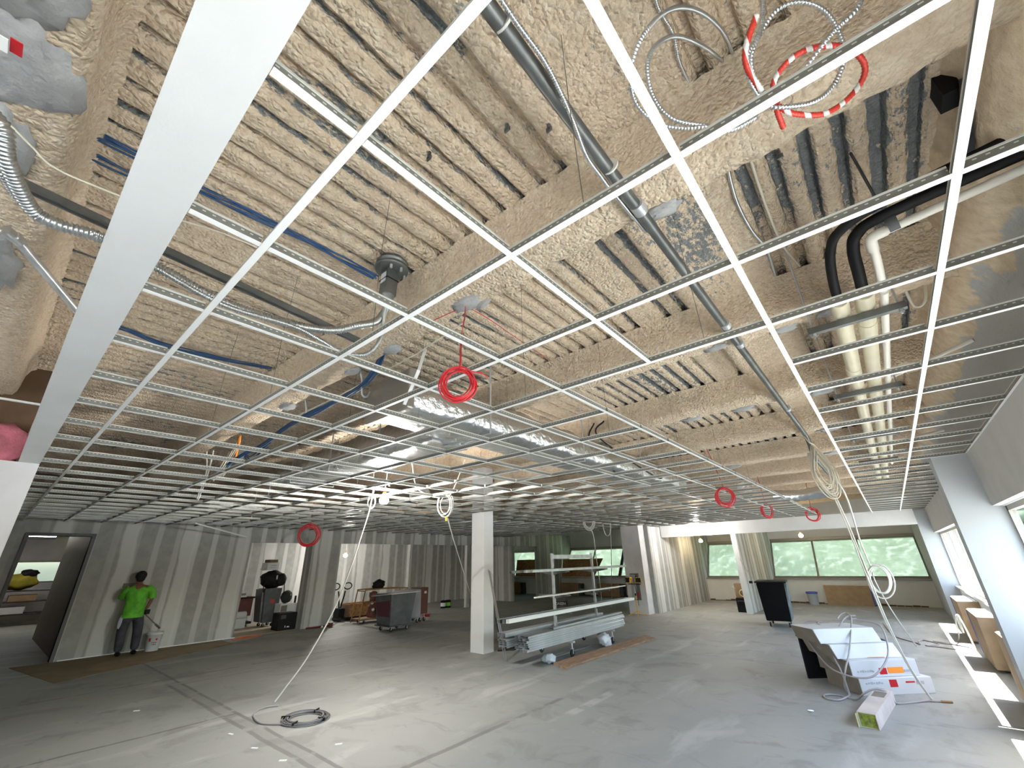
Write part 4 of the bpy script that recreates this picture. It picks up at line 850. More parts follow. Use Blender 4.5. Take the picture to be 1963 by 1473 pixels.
def words_marks(z, o=0.): return [(grey_print, .08+.035*k, .08+.035*k+(.026 if k % 3 else .02), z+.004*(k % 2), z+.02+.004*(k % 3), 'print') for k in range(7)]
carton(off(0), .98, .61, 0, .185, 'lowest white carton of the stack, printed with a red square and a barcode', [('red', .40, .50, .085, .165, 'red_square'), ('red', .62, .74, .125, .142, 'pink_bar'), (grey_print, .76, .86, .105, .14, 'barcode')] + words_marks(.12))
carton(off(.05, -.03), .92, .61, .187, .375, 'second white carton of the stack, with orange highlighter and a red square', [('red', .38, .48, .215, .285, 'red_square'), ('orange', .50, .71, .225, .29, 'orange_mark'), (grey_print, .72, .81, .235, .26, 'barcode')] + words_marks(.24))
carton(off(.16, -.09), .92, .56, .377, .53, 'third white carton of the stack, an orange streak along its lower edge', [('orange', .42, .66, .385, .42, 'orange_mark')], .10)
carton(off(.32, -.16), .90, .50, .532, .70, 'topmost white carton of the stack, with cables draped over it', [], .10)
t = thing('folding_dolly', 'black folding dolly standing behind the white carton stack', 'dolly', off(.8))
def pb(u0, u1, v0, v1, a, b): return MB().hexa([carton_pt(u, v, z, P) for z in (a, b) for u, v in ((u0, v0), (u1, v0), (u1, v1), (u0, v1))])
part(t, 'board', 'black', pb(-.10, .92, .88, .91, 0, .54)); part(t, 'rim', 'dark_metal', pb(-.12, .94, .87, .92, .54, .56)); part(t, 'handle', 'dark_metal', MB().tube(smooth_path([carton_pt(.92, .80, .5, P), carton_pt(1.04, .66, .48, P), carton_pt(1.08, .5, .3, P), carton_pt(1.08, .46, .03, P)]), .022, 8))
t = thing('extension_cable', 'grey cable looped loosely over the white carton stack and the floor', 'cable', (-.95, 7.8, 0))
LP = [[(-1.204, 8.67, .735), (-1.314, 8.70, .727), (-1.373, 8.62, .675), (-1.33, 8.35, .524), (-1.186, 8.01, .365), (-1.033, 7.75, .28), (-.816, 7.60, .254), (-.66, 7.62, .264), (-.55, 7.72, .321), (-.44, 7.97, .435), (-.402, 8.2, .541), (-.411, 8.5, .693), (-.483, 8.66, .753), (-.715, 8.74, .785)],
      [(-1.177, 8.66, .73), (-1.28, 8.44, .577), (-1.176, 8.16, .449), (-1.088, 8.31, .54), (-1.115, 8.54, .67), (-1.204, 8.66, .72), (-1.039, 8.70, .753), (-.872, 8.72, .775), (-.70, 8.80, .79)],
      [(-.936, 8.74, .783), (-.88, 8.84, .836), (-.804, 8.87, .858), (-.758, 8.74, .80), (-.79, 8.32, .612), (-.84, 7.98, .438), (-.90, 7.72, .293), (-.96, 7.76, .1), (-.93, 7.8, .012)],
      [(-.699, 8.82, .833), (-.85, 8.72, .785), (-1.02, 8.25, .514), (-1.02, 8.0, .394), (-.95, 7.73, .293), (-.93, 7.74, .06), (-.945, 7.72, .012)],
      [(-.945, 7.72, .012), (-1.021, 7.468, .012), (-1.149, 7.455, .012), (-1.182, 7.622, .012), (-1.054, 7.70, .012), (-.868, 7.60, .012), (-.76, 7.52, .10), (-.66, 7.55, .153), (-.56, 7.6, .153), (-.50, 7.64, .10), (-.46, 7.70, .012), (-.2, 8.0, .012), (-.135, 8.04, .012), (-.044, 8.08, .012)]]
for p in LP: part(t, 'cable', 'grey_cable', MB().tube(smooth_path(p), .0105, 7))
part(t, 'plug', 'card', MB().cyl((-.05, 8.07, .014), (.05, 8.11, .014), .014, n=8))
t = thing('gypsum_carton', 'long pale carton on the floor, its open end showing green', 'carton', (-.68, 6.56, 0))
def lb(u0, u1, v0, v1, a, b):
    f = Vector((.11, .994, 0)); s = Vector((.994, -.11, 0)); o = Vector((-.77, 6.57, 0))
    return MB().hexa([tuple(o + f*u + s*v + Vector((0, 0, z))) for z in (a, b) for u, v in ((u0, v0), (u1, v0), (u1, v1), (u0, v1))])
pk = mat('pale_pinkish_board', (.56, .50, .47), .75, var=.1, vscale=5)
mb = lb(0, 1.2, 0, .165, .13, .138)
for q in (lb(0, 1.2, 0, .008, 0, .13), lb(0, 1.2, .157, .165, 0, .13), lb(.02, 1.2, .008, .157, 0, .006)): mb.add(q.v, q.f)
part(t, 'wrap', pk, mb); part(t, 'core', mat('green_core', (.22, .26, .04), .8, var=.4, vscale=25), lb(.02, 1.19, .009, .156, .007, .129), label='green filling at the open end')
part(t, 'flap', mat('pale_yellow_paper', (.62, .60, .32), .8), lb(-.03, .02, -.012, -.004, .0, .12)); part(t, 'lid_tape', 'card_grey', lb(.75, 1.0, .02, .14, .138, .140))
solo('floor_scrap', 'white_metal', MB().blob((-1.25, 6.82, .012), .025, (1.4, .8, .4), .3, 3, 2, 3), 'white scrap on the floor left of the long pale carton', 'scrap')
for k, (x, y, ln) in enumerate(((-6.2, 2.36, 'on the floor joint, nearest to the grey coil'), (-5.55, 2.37, 'on the floor joint, second one along toward the camera'), (-5.0, 2.42, 'on the floor joint, third one along toward the camera'), (-8.2, 1.9, 'alone on the bare floor left of the joints'), (-4.93, 2.95, 'on the bare floor right of the double joint'))):
    solo('floor_scrap', 'white_metal', MB().obox((x, y, .003), (1, .3+k*.3, 0), .07, .025, .006), 'small white chip ' + ln, 'scrap', 'white chips on the floor')

# right side: boards under the sill, cable, tall bin
def convector(y0, y1, label, blue, d=.0):
    t = thing('convector_cover', label, 'convector', (.9, (y0+y1)/2, 0), 'boxes under the window sill')
    part(t, 'body', 'board', MB().box(.70+d, 1.015, y0, y1, .04, .74), .006); part(t, 'foot', 'dark_metal', MB().box(.8, 1.0, y0+.1, y1-.1, 0, .04))
    part(t, 'top', 'white_paper', MB().box(.72+d, 1.0, y0+.02, y1-.02, .74, .75))
    if blue: part(t, 'tape', 'blue', MB().box(.695+d, .70+d, y1-.16, y1-.02, .06, .72), label='blue tape edge')
convector(7.42, 8.62, 'brown box under the sill directly behind the near white column', False)
convector(10.3, 11.62, 'brown box with a sunlit top under the sill, second from the near column', True)
convector(13.1, 14.55, 'brown box with blue taped edge under the sill, farthest from camera', True)
t = thing('floor_cable', 'dark cable coiled on the floor below the sill boxes, with a pale end hanging up', 'cable', (.2, 12.6, 0))
part(t, 'cable', 'grey_cable', MB().tube(smooth_path([(-.703, 15.55, .012), (-.561, 14.057, .012), (-.437, 13.228, .012), (-.144, 12.62, .012), (-.095, 12.453, .012), (-.097, 12.853, .012), (-.011, 13.047, .012), (.186, 12.629, .012), (-.014, 12.376, .012), (.167, 12.304, .012), (.374, 12.197, .012), (.60, 12.383, .012), (.548, 12.605, .012), (.129, 12.993, .012), (.306, 12.769, .012), (.499, 13.2, .012), (.55, 13.0, .2)]), .012, 6))
part(t, 'pale_end', 'white_cable', MB().tube(smooth_path([(.55, 13.0, .2), (.56, 12.8, .4), (.6, 12.75, .52), (.64, 12.82, .50), (.62, 12.9, .35), (.62, 12.95, .2), (.60, 12.9, .4), (.62, 12.7, .53), (.65, 12.5, .3), (.66, 12.3, .012)]), .014, 6))
t = thing('waste_bin', 'tall black wheeled bin standing before the striped partition near the far windows', 'bin', (-2.76, 14.0, 0))
def frustum(cx, cy, w0, d0, w1, d1, z0, z1, ang=0.):
    ca, sa = math.cos(ang), math.sin(ang)
    def p(u, v, z): return (cx+u*ca-v*sa, cy+u*sa+v*ca, z)
    return MB().hexa([p(*q, z0) for q in ((-w0, -d0), (w0, -d0), (w0, d0), (-w0, d0))] + [p(*q, z1) for q in ((-w1, -d1), (w1, -d1), (w1, d1), (-w1, d1))])
a_ = .12
part(t, 'body', mat('wrinkled_black_liner', (.005, .005, .006), .75, bump=.8, bscale=7, spec=.12), frustum(-2.74, 14.0, .28, .42, .33, .48, .14, 1.02, a_), .02); part(t, 'rim', 'black', frustum(-2.74, 14.0, .36, .51, .36, .51, 1.02, 1.06, a_), .01)
part(t, 'side_panel', mat('mottled_grey_plastic', (.17, .20, .22), .55, var=.5, vscale=4), MB().hexa([(-2.44, 13.62, .15), (-2.40, 13.62, .15), (-2.50, 14.46, .15), (-2.54, 14.46, .15), (-2.375, 13.56, 1.02), (-2.33, 13.56, 1.02), (-2.44, 14.53, 1.02), (-2.485, 14.53, 1.02)]), label='mottled grey side')  # separate panel, mottled grey, over one side of the black bin
part(t, 'liner', 'black', MB().blob((-2.74, 14.0, 1.03), .4, (.75, 1.1, .12), .3, 3, 3, 2)); part(t, 'handle', 'black', MB().cyl((-3.08, 13.48, 1.04), (-3.16, 13.47, 1.04), .03, n=10))
for x, y in ((-2.92, 13.68), (-2.50, 13.74), (-2.98, 14.3), (-2.58, 14.36)): caster(t, x, y, .145, .05, .035, a_)
part(t, 'stick', 'alu', MB().cyl((-2.85, 14.1, .3), (-3.62, 14.9, 1.62), .009, n=8))

# far side: bucket, panels, partition leaner
def bucket(x, y, r, h, label, m='white_paper', lid=None, extra=None):
    t = thing('bucket', label, 'bucket', (x, y, 0)); part(t, 'pail', m, MB().lathe((x, y, 0), [(r*.82, 0), (r*.86, .01), (r*.98, h*.86), (r*1.04, h*.87), (r*1.04, h*.93), (r, h*.94), (r*1.0, h), (r*.94, h), (r*.94, h*.95)], 24))
    part(t, 'bail', 'alu', MB().tube([(x-r*1.03*math.cos(a), y-.01, h*.88-r*.8*math.sin(a)) for a in [PI*i/12 for i in range(13)]], .004, 5))
    if lid: part(t, 'lid', lid, MB().lathe((x, y, h*.97), [(r*1.05, -.03), (r*1.08, -.02), (r*1.08, .03), (r*.9, .035)], 24))
    return t
bucket(-2.68, 19.95, .17, .40, 'white bucket with a blue lid by the far knee wall', lid='blue')
t = thing('wall_panel', 'brown panel with a blue edge leaning below the wide far window', 'panel', (-1.65, 20.3, 0)); part(t, 'board', 'board', MB().hexa([(-2.30, 20.14, 0), (-.98, 20.14, 0), (-.98, 20.2, 0), (-2.30, 20.2, 0), (-2.30, 20.28, .62), (-.98, 20.28, .62), (-.98, 20.34, .62), (-2.30, 20.34, .62)])); part(t, 'edge_tape', 'blue', MB().hexa([(-.98, 20.13, 0), (-.94, 20.13, 0), (-.94, 20.2, 0), (-.98, 20.2, 0), (-.98, 20.27, .62), (-.94, 20.27, .62), (-.94, 20.34, .62), (-.98, 20.34, .62)]))
t = thing('wire_box', 'brown carton with a yellow wire coil on a black case, left of the partition end', 'carton', (-4.2, 16.5, .40)); part(t, 'carton', 'card', MB().box(-4.36, -4.06, 16.5, 16.8, .42, .84)); part(t, 'wire_coil', mat('yellow_wire', (.70, .58, .30), .5), coil_mb((-4.12, 16.46, .56), .10, .03, 4, .012, (0, 0, 1), (1, .1, 0), 1, 61)); part(t, 'flap', 'white_paper', MB().obox((-4.38, 16.52, .72), (.8, 0, -.5), .12, .06, .006))
t = thing('black_case', 'black tool case on the floor left of the partition end', 'case', (-4.2, 16.6, 0)); part(t, 'body', 'black', MB().box(-4.38, -4.045, 16.45, 16.85, 0, .42), .02); part(t, 'handle', 'dark_metal', MB().tube(smooth_path([(-4.32, 16.44, .3), (-4.3, 16.41, .33), (-4.16, 16.41, .33), (-4.14, 16.44, .3)]), .012, 6))
for k, (x0, x1, z1, ln) in enumerate(((-17.1, -15.3, 1.75, 'strand board sheet leaning in the leftmost far window'), (-13.85, -11.4, 1.72, 'strand board sheet leaning in the far window behind the stud rack'))):
    solo('osb_sheet', 'osb', MB().hexa([(x0, 20.36, .86), (x1-.5*(k), 20.36, .86), (x1-.5*k, 20.39, .86), (x0, 20.39, .86), (x0, 20.56, z1), (x1, 20.56, z1), (x1, 20.59, z1), (x0, 20.59, z1)]), ln, 'strand board', 'strand boards in the far windows')
for k, (x0, x1, ln) in enumerate(((-17.1, -16.3, 'leftmost brown convector cover below the far windows'), (-13.8, -12.5, 'brown convector cover below the strand board behind the rack'), (-11.6, -10.2, 'brown convector cover below the far window left of the panel column'))):
    t = thing('convector_cover', ln, 'convector', ((x0+x1)/2, 20.2, 0), 'far convector covers'); part(t, 'body', 'card', MB().box(x0, x1-.2, 20.05, 20.35, 0, .58), .03); part(t, 'end_cap', 'dark_metal', MB().box(x1-.2, x1, 20.05, 20.35, 0, .57), .04)
t = thing('paint_can', 'grey lettered can on the floor behind the stud rack', 'can', (-10.66, 15.45, 0)); part(t, 'can', 'card_grey', MB().lathe((-10.66, 15.45, 0), [(.27, 0), (.28, .01), (.28, .33), (.29, .34), (.29, .37)], 24)); part(t, 'lid', 'white_paper', MB().lathe((-10.66, 15.45, .37), [(.30, 0), (.30, .03), (.26, .035)], 24)); part(t, 'label_band', 'dark_metal', MB().lathe((-10.66, 15.45, .04), [(.283, 0), (.283, .16)], 24))
def text_obj(root, name, body, size, loc, rot, m, parent_base):
    cu = bpy.data.curves.new(name, 'FONT'); cu.body = body; cu.size = size; cu.align_x = 'CENTER'; cu.align_y = 'CENTER'; cu.extrude = .0015
    o = bpy.data.objects.new(name, cu); C.objects.link(o); cu.materials.append(M[m])
    dg = bpy.context.evaluated_depsgraph_get(); me = bpy.data.meshes.new_from_object(o.evaluated_get(dg)); bpy.data.objects.remove(o)
    o = bpy.data.objects.new(name, me); C.objects.link(o); o.parent = root
    o.location = Vector(loc) - Vector(parent_base); o.rotation_euler = rot; return o
av = math.atan2(-15.45, 10.66)
text_obj(t, 'lettering', 'GREEN', .13, (-10.66+.288*math.cos(av), 15.45+.288*math.sin(av), .115), (PI/2, 0, av+PI/2), 'white_metal', (-10.66, 15.45, 0))
# panel on the square column, tripod lamp
t = thing('electrical_panel', 'grey electrical panel box on the square far column', 'electrical panel', (-6.88, 14.46, .75)); part(t, 'box', 'galv_dark', MB().box(-7.03, -6.76, 14.42, 14.499, .42, 1.22)); part(t, 'door', mat('grey_panel', (.36, .37, .37), .5), MB().box(-7.02, -6.86, 14.41, 14.42, .45, 1.19)); part(t, 'breakers', 'black', MB().box(-6.84, -6.80, 14.405, 14.42, .98, 1.14)); part(t, 'breakers', 'red', MB().box(-6.83, -6.79, 14.405, 14.42, .52, .66))
t = thing('tripod_lamp', 'yellow twin work lamp on a tripod before the square far column', 'work lamp', (-6.74, 14.05, 0))
part(t, 'pole', 'yellow', MB().cyl((-6.74, 14.05, .1), (-6.74, 14.05, .62), .014, n=10)); part(t, 'pole', 'galv', MB().cyl((-6.74, 14.05, .6), (-6.74, 14.05, .92), .011, n=10)); part(t, 'cross_bar', 'black', MB().bar((-6.95, 14.05, .92), (-6.52, 14.05, .92), .025)); part(t, 'clamp', 'black', MB().cyl((-6.74, 14.05, .58), (-6.74, 14.05, .65), .022, n=10))
for x, y in ((-7.02, 13.95), (-6.62, 13.78), (-6.46, 14.22)): part(t, 'leg', 'yellow', MB().bar((-6.74, 14.05, .13), (x, y, .012), .024))
for x, r_ in ((-6.90, -.3), (-6.58, .5)):
    o = part(t, 'lamp_head', 'yellow', MB().obox((x, 14.02, 1.04), (math.cos(r_), math.sin(r_), 0), .19, .12, .17), .015); part(o, 'lens', 'black', MB().obox((x+.065*math.sin(r_), 14.02-.065*math.cos(r_), 1.04), (math.cos(r_), math.sin(r_), 0), .16, .012, .13)); part(t, 'guard', 'black', MB().tube([(x-.11, 13.98, .95), (x-.12, 13.95, 1.06), (x, 13.92, 1.15), (x+.12, 13.95, 1.06), (x+.11, 13.98, .95)], .007, 6))
part(t, 'cord', 'black', MB().tube(smooth_path([(-6.72, 14.02, .9), (-6.66, 14.0, .6), (-6.66, 14.02, .38), (-6.64, 14.0, .3)]), .008, 6))

# left side: grey bin, second bin, lift cart, pallet jack, cans
def bin_q(q0, q1, m, name, root, z0, z1): part(root, name, m, MB().hexa([(x, y, z0) for x, y in q0] + [(x, y, z1) for x, y in q1]), .012)
t = thing('tilt_bin', 'dark grey wheeled bin with a maroon side near the left pillar', 'bin', (-11.2, 7.9, 0))
B0 = [(-10.98, 7.72), (-10.95, 8.36), (-11.62, 8.42), (-11.66, 7.74)]; B1 = [(-10.93, 7.66), (-10.88, 8.46), (-11.70, 8.52), (-11.76, 7.68)]
bin_q(B0, B1, 'grey_plastic', 'body', t, .15, .93)
part(t, 'tray', 'dark_metal', MB().hexa([(x, y, .125) for x, y in ((-10.95, 7.68), (-10.92, 8.4), (-11.66, 8.46), (-11.70, 7.70))] + [(x, y, .15) for x, y in ((-10.95, 7.68), (-10.92, 8.4), (-11.66, 8.46), (-11.70, 7.70))]))
part(t, 'maroon_panel', mat('maroon_plastic', (.085, .018, .03), .5), MB().hexa([(-11.03, 7.700, .36), (-11.6, 7.715, .36), (-11.6, 7.725, .36), (-11.03, 7.712, .36), (-11.0, 7.668, .78), (-11.70, 7.683, .70), (-11.70, 7.693, .70), (-11.0, 7.678, .78)]), label='maroon side panel')
part(t, 'lid', 'galv', MB().hexa([(-10.86, 7.60, .93), (-10.80, 8.55, .95), (-11.40, 8.62, .97), (-11.80, 7.58, .86), (-10.86, 7.60, .945), (-10.80, 8.55, .965), (-11.40, 8.62, .985), (-11.80, 7.58, .875)]), label='pale grey lid')
for x, y in ((-11.05, 7.80), (-11.02, 8.3), (-11.56, 7.82), (-11.54, 8.34)): caster(t, x, y, .13, .052, .03, .1)
text_obj(t, 'sticker', '!', .06, (-10.955, 7.80, .82), (PI/2, 0, PI/2), 'white_metal', (-11.2, 7.9, 0))
t = thing('tilt_bin', 'pale grey wheeled bin half hidden behind the dark grey bin', 'bin', (-12.1, 9.2, 0)); part(t, 'body', mat('pale_grey_plastic', (.30, .30, .34), .5), MB().hexa([(-11.85, 8.9, .14), (-11.85, 9.45, .14), (-12.5, 9.45, .14), (-12.5, 8.9, .14), (-11.8, 8.85, .9), (-11.8, 9.38, .95), (-12.6, 9.38, .95), (-12.6, 8.85, .9)]), .03)
for x, y in ((-11.95, 8.98), (-11.95, 9.38), (-12.4, 9.0)): caster(t, x, y, .13, .05, .03, .1)
t = thing('brown_crate', 'brown upright crate with a paper tag behind the two bins', 'crate', (-12.2, 9.75, 0)); part(t, 'body', mat('brown_crate_board', (.11, .045, .03), .7), MB().box(-12.5, -12.0, 9.5, 9.82, .22, .98), .01); part(t, 'tag', 'white_paper', MB().box(-12.0, -11.995, 9.66, 9.75, .8, .87)); 
for x, y in ((-12.06, 9.58), (-12.06, 9.74), (-12.44, 9.6)): caster(t, x, y, .215, .06, .03, .1)
t = thing('pallet_jack', 'pallet jack with a looped black handle by the left pillar', 'pallet jack', (-14.6, 8.2, 0))
part(t, 'fork', 'black', MB().box(-14.55, -14.35, 8.35, 9.5, .06, .12)); part(t, 'fork', 'black', MB().box(-15.0, -14.8, 8.35, 9.5, .06, .12)); part(t, 'mast', 'black', MB().box(-14.85, -14.5, 8.15, 8.35, .05, .38)); part(t, 'handle_bar', 'black', MB().tube([(-14.62, 8.2, .38), (-14.6, 8.14, .75), (-14.6, 8.1, .9)], .024, 8)); part(t, 'handle_bar', 'black', MB().tube([(-14.68, 8.28, .38), (-14.66, 8.36, .75), (-14.66, 8.38, .9)], .024, 8))
for y in (8.0, 8.44): part(t, 'grip_loop', 'black', MB().tube([(-14.62, y+.14*math.cos(a), 1.05+.10*math.sin(a)) for a in [2*PI*i/16 for i in range(16)]], .018, 8, closed=True))
for y in (8.2, 9.35): part(t, 'wheel', 'black_rubber', MB().cyl((-14.9, y, .06), (-14.45, y, .06), .06, n=14))
t = thing('lumber_crate', 'low wooden crate lying on the pallet jack', 'crate', (-14.6, 9.0, .12)); part(t, 'side', 'osb', MB().box(-14.40, -14.34, 8.45, 9.55, .121, .5)); part(t, 'side', 'osb', MB().box(-15.0, -14.94, 8.45, 9.55, .121, .5)); part(t, 'base', 'wood', MB().box(-14.94, -14.40, 8.45, 9.55, .121, .15)); part(t, 'end_board', 'wood', MB().box(-14.94, -14.40, 8.45, 8.48, .15, .48))
t = thing('lift_cart', 'rusty yellow tubular cart loaded with tools behind the dark grey bin', 'cart', (-13.5, 8.8, 0))
fm = mat('rusty_yellow_tube', (.30, .17, .05), .6, var=.3)
for x in (-13.3, -13.75): part(t, 'frame', fm, MB().tube(smooth_path([(x, 8.17, .02), (x, 8.24, .5), (x, 8.30, .9), (x, 8.38, .955), (x, 9.2, .955), (x, 9.9, .93), (x, 9.95, .85), (x, 9.95, .05)], 4), .02, 8)); part(t, 'rail', fm, MB().cyl((x, 8.25, .58), (x, 9.9, .58), .016, n=8))
part(t, 'deck', 'wood', MB().box(-13.77, -13.28, 8.2, 9.9, .10, .14)); part(t, 'cross_tube', fm, MB().cyl((-13.3, 8.3, .92), (-13.75, 8.3, .92), .016, n=8))
for x, y in ((-13.36, 8.4), (-13.36, 9.7), (-13.7, 8.4), (-13.7, 9.7)): caster(t, x, y, .10, .042, .03, 0)
t = thing('floor_machine', 'dark red upright machine standing on the yellow cart', 'machine', (-13.52, 8.75, .14)); rm = mat('rusty_red_metal', (.15, .05, .04), .55, var=.5, vscale=9)
part(t, 'body', rm, MB().lathe((-13.52, 8.75, .141), [(.14, 0), (.17, .08), (.15, .3), (.11, .34), (.10, .55), (.13, .6), (.13, .72), (.05, .76)], 18)); part(t, 'hose', 'black', MB().tube(smooth_path([(-13.42, 8.85, .3), (-13.36, 8.95, .5), (-13.36, 8.9, .7), (-13.45, 8.82, .8)]), .03, 8)); part(t, 'knob', 'white_metal', MB().blob((-13.38, 8.7, .36), .05)); part(t, 'knob', 'white_metal', MB().blob((-13.4, 8.66, .55), .045))
solo('dark_bag', 'black', MB().blob((-13.53, 8.92, 1.085), .2, (.7, 1.1, .75), .45, 2.6, 3, 5), 'dark cloth bag lying on top of the yellow cart', 'bag')
for k, (y, m_, ln) in enumerate(((12.75, 'black', 'black compound can at the foot of the back wall, left of two'), (13.02, 'black', 'black and green can at the foot of the back wall, right of two'))):
    t = thing('small_can', ln, 'can', (-14.6, y, 0), 'cans by the back wall'); part(t, 'can', m_, MB().lathe((-14.6, y, 0), [(.10, 0), (.105, .01), (.105, .26), (.11, .27), (.11, .28), (.09, .285)], 18)); part(t, 'label', ('white_paper', mat('lime_label', (.2, .55, .05), .5))[k], MB().lathe((-14.6, y, .07), [(.107, 0), (.107, .13)], 18)); part(t, 'handle', 'alu', MB().tube([(-14.6, y-.1*math.cos(a), .27+.09*math.sin(a)) for a in [PI*i/8 for i in range(9)]], .004, 5))
solo('red_tub', 'red', MB().lathe((-13.0, 10.6, 0), [(.12, 0), (.13, .02), (.13, .06), (.1, .07)], 16), 'small red tub on the floor right of the brown crate', 'tub')
t = thing('paper_cup', 'small dark red cup with a white top on the floor by the pillar', 'cup', (-13.55, 7.4, 0)); part(t, 'cup', mat('maroon_cup', (.16, .03, .03), .5), MB().lathe((-13.55, 7.4, 0), [(.05, 0), (.065, .12)], 14)); part(t, 'lid', 'white_metal', MB().lathe((-13.55, 7.4, .12), [(.07, 0), (.07, .02), (.05, .045)], 14))
solo('plastic_ball', 'white_metal', MB().blob((-13.6, 7.16, .035), .035, amp=.02), 'white ball-shaped scrap beside the dark red cup', 'scrap')
solo('red_hose', mat('dark_red_hose', (.14, .02, .025), .6), MB().tube(smooth_path([(-13.75, 6.75, .025), (-13.7, 7.0, .025), (-13.72, 7.25, .025), (-13.66, 7.45, .025)]), .025, 8), 'dark red hose on the floor along the pillar foot', 'hose')
# room behind the first opening
solo('floor_protection', mat('beige_floor_paper', (.46, .40, .31), .85, var=.06), MB().box(-16.9, -13.95, 4.95, 6.6, 0, .004), 'beige floor paper inside the first left opening', 'floor paper')
t = thing('tall_bin', 'tall dark grey bin with a red emblem inside the first left opening', 'bin', (-15.65, 6.28, 0))
part(t, 'body', 'grey_plastic', MB().hexa([(-15.45, 6.16, .12), (-15.45, 6.56, .12), (-15.95, 6.56, .12), (-15.95, 6.16, .12), (-15.42, 6.08, 1.08), (-15.42, 6.6, 1.08), (-16.0, 6.6, 1.08), (-16.0, 6.08, 1.08)]), .02); part(t, 'side', 'galv_dark', MB().hexa([(-15.5, 6.10, .14), (-15.95, 6.10, .14), (-15.95, 6.15, .14), (-15.5, 6.15, .14), (-15.5, 6.02, 1.06), (-16.0, 6.02, 1.06), (-16.0, 6.07, 1.06), (-15.5, 6.07, 1.06)]))
part(t, 'emblem', mat('faded_red_emblem', (.45, .05, .04), .6), MB().lathe((-15.444, 6.36, .74), [(.12, 0), (.12, .008), (.08, .012), (.06, .014)], 12, ax=(1, 0, 0)), label='faded red emblem')
for x, y in ((-15.55, 6.24), (-15.55, 6.5), (-15.88, 6.24), (-15.88, 6.5)): caster(t, x, y, .13, .05, .03, .1)
bg = thing('shoulder_bag', 'big black bag resting on top of the tall bin in the first left opening', 'bag', (-15.65, 6.33, 1.08)); part(bg, 'bag', 'black', MB().blob((-15.62, 6.32, 1.345), .36, (.75, 1.0, .74), .22, 2.4, 3, 2)); part(bg, 'pocket', 'black', MB().blob((-15.38, 6.50, 1.32), .16, (.5, 1, 1.2), .15, 2.5, 3, 4)); part(bg, 'buckle', 'galv', MB().box(-15.32, -15.30, 6.30, 6.34, 1.34, 1.46)); part(bg, 'strap', 'black', MB().tube(smooth_path([(-15.35, 6.02, 1.3), (-15.3, 5.96, 1.15), (-15.34, 6.0, 1.0), (-15.38, 6.05, 1.1)]), .015, 6)); part(bg, 'strap', 'black', MB().tube(smooth_path([(-15.35, 6.6, 1.2), (-15.33, 6.62, 1.0), (-15.34, 6.6, .9)]), .013, 6))
t = thing('paper_box', 'white paper box lying on top of the black bag', 'box', (-15.6, 6.15, 1.61)); part(t, 'box', 'white_paper', MB().box(-15.85, -15.4, 6.0, 6.36, 1.615, 1.84), .01); part(t, 'print', grey_print, MB().box(-15.4, -15.398, 6.1, 6.28, 1.74, 1.77)); part(t, 'print', grey_print, MB().box(-15.4, -15.398, 6.1, 6.26, 1.68, 1.70)); part(t, 'flap', 'white_paper', MB().obox((-15.55, 5.93, 1.68), (0, 1, .4), .15, .12, .005))
solo('small_carton', mat('dark_brown_carton', (.13, .09, .06), .8), MB().box(-15.8, -15.45, 6.05, 6.32, 1.842, 1.93), 'small brown carton on top of the white paper box', 'carton')
t = thing('speaker_box', 'black boxy case on the floor in front of the first left pillar', 'case', (-14.3, 6.45, 0)); part(t, 'body', 'black', MB().box(-14.55, -14.16, 6.16, 6.63, 0, .45) if False else MB().box(-14.60, -14.15, 6.10, 6.62, 0, .45), .015); part(t, 'latch', 'white_metal', MB().box(-14.15, -14.145, 6.36, 6.43, .07, .1)); part(t, 'latch', 'white_metal', MB().box(-14.15, -14.145, 6.3, 6.32, .07, .12)); part(t, 'grille', 'dark_metal', MB().box(-14.15, -14.147, 6.16, 6.3, .3, .4))
t = thing('white_carton', 'white carton stacked behind the black case', 'carton', (-14.85, 6.55, .0)); part(t, 'box', 'white_paper', MB().box(-15.05, -14.65, 6.30, 6.85, 0, .66), .01); part(t, 'dark_side', 'card_grey', MB().box(-14.648, -14.645, 6.32, 6.5, .45, .62))
bp = thing('backpack', 'dark green backpack on the white carton behind the black case', 'backpack', (-14.85, 6.5, .66)); part(bp, 'bag', mat('dark_green_cloth', (.018, .026, .02), .8), MB().blob((-14.85, 6.52, .84), .2, (.7, .85, .92), .12, 2.5, 3, 7)); part(bp, 'patch', 'galv', MB().box(-14.71, -14.70, 6.56, 6.59, .88, .91)); part(bp, 'bottle', 'black', MB().cyl((-14.75, 6.76, .66), (-14.75, 6.76, .86), .03, n=10))
t = thing('tool_cart', 'dark red tool cart piled with papers behind the partition corner', 'cart', (-16.3, 5.8, 0)); part(t, 'cabinet', mat('dark_red_paint', (.10, .015, .015), .5, var=.3), MB().box(-16.6, -16.15, 5.3, 6.05, .3, .80)); part(t, 'shelf', 'black', MB().box(-16.6, -16.1, 5.3, 6.1, .08, .14)); part(t, 'top', 'black', MB().box(-16.62, -16.12, 5.28, 6.12, .80, .84))
for x, y in ((-16.18, 5.4), (-16.18, 6.0), (-16.5, 5.4), (-16.5, 6.0)): caster(t, x, y, .09, .035, .025, .1)
for k, (z, h, m_) in enumerate(((.842, .05, 'white_paper'), (.893, .06, 'galv_dark'), (.955, .07, 'white_paper'))): solo('paper_stack', m_, MB().box(-16.55, -16.2, 5.35+.04*k, 5.85-.03*k, z, z+h), ['white paper stack on the red tool cart', 'grey folder between the white paper stacks on the red tool cart', 'upper white paper stack on the red tool cart'][k], 'paper')
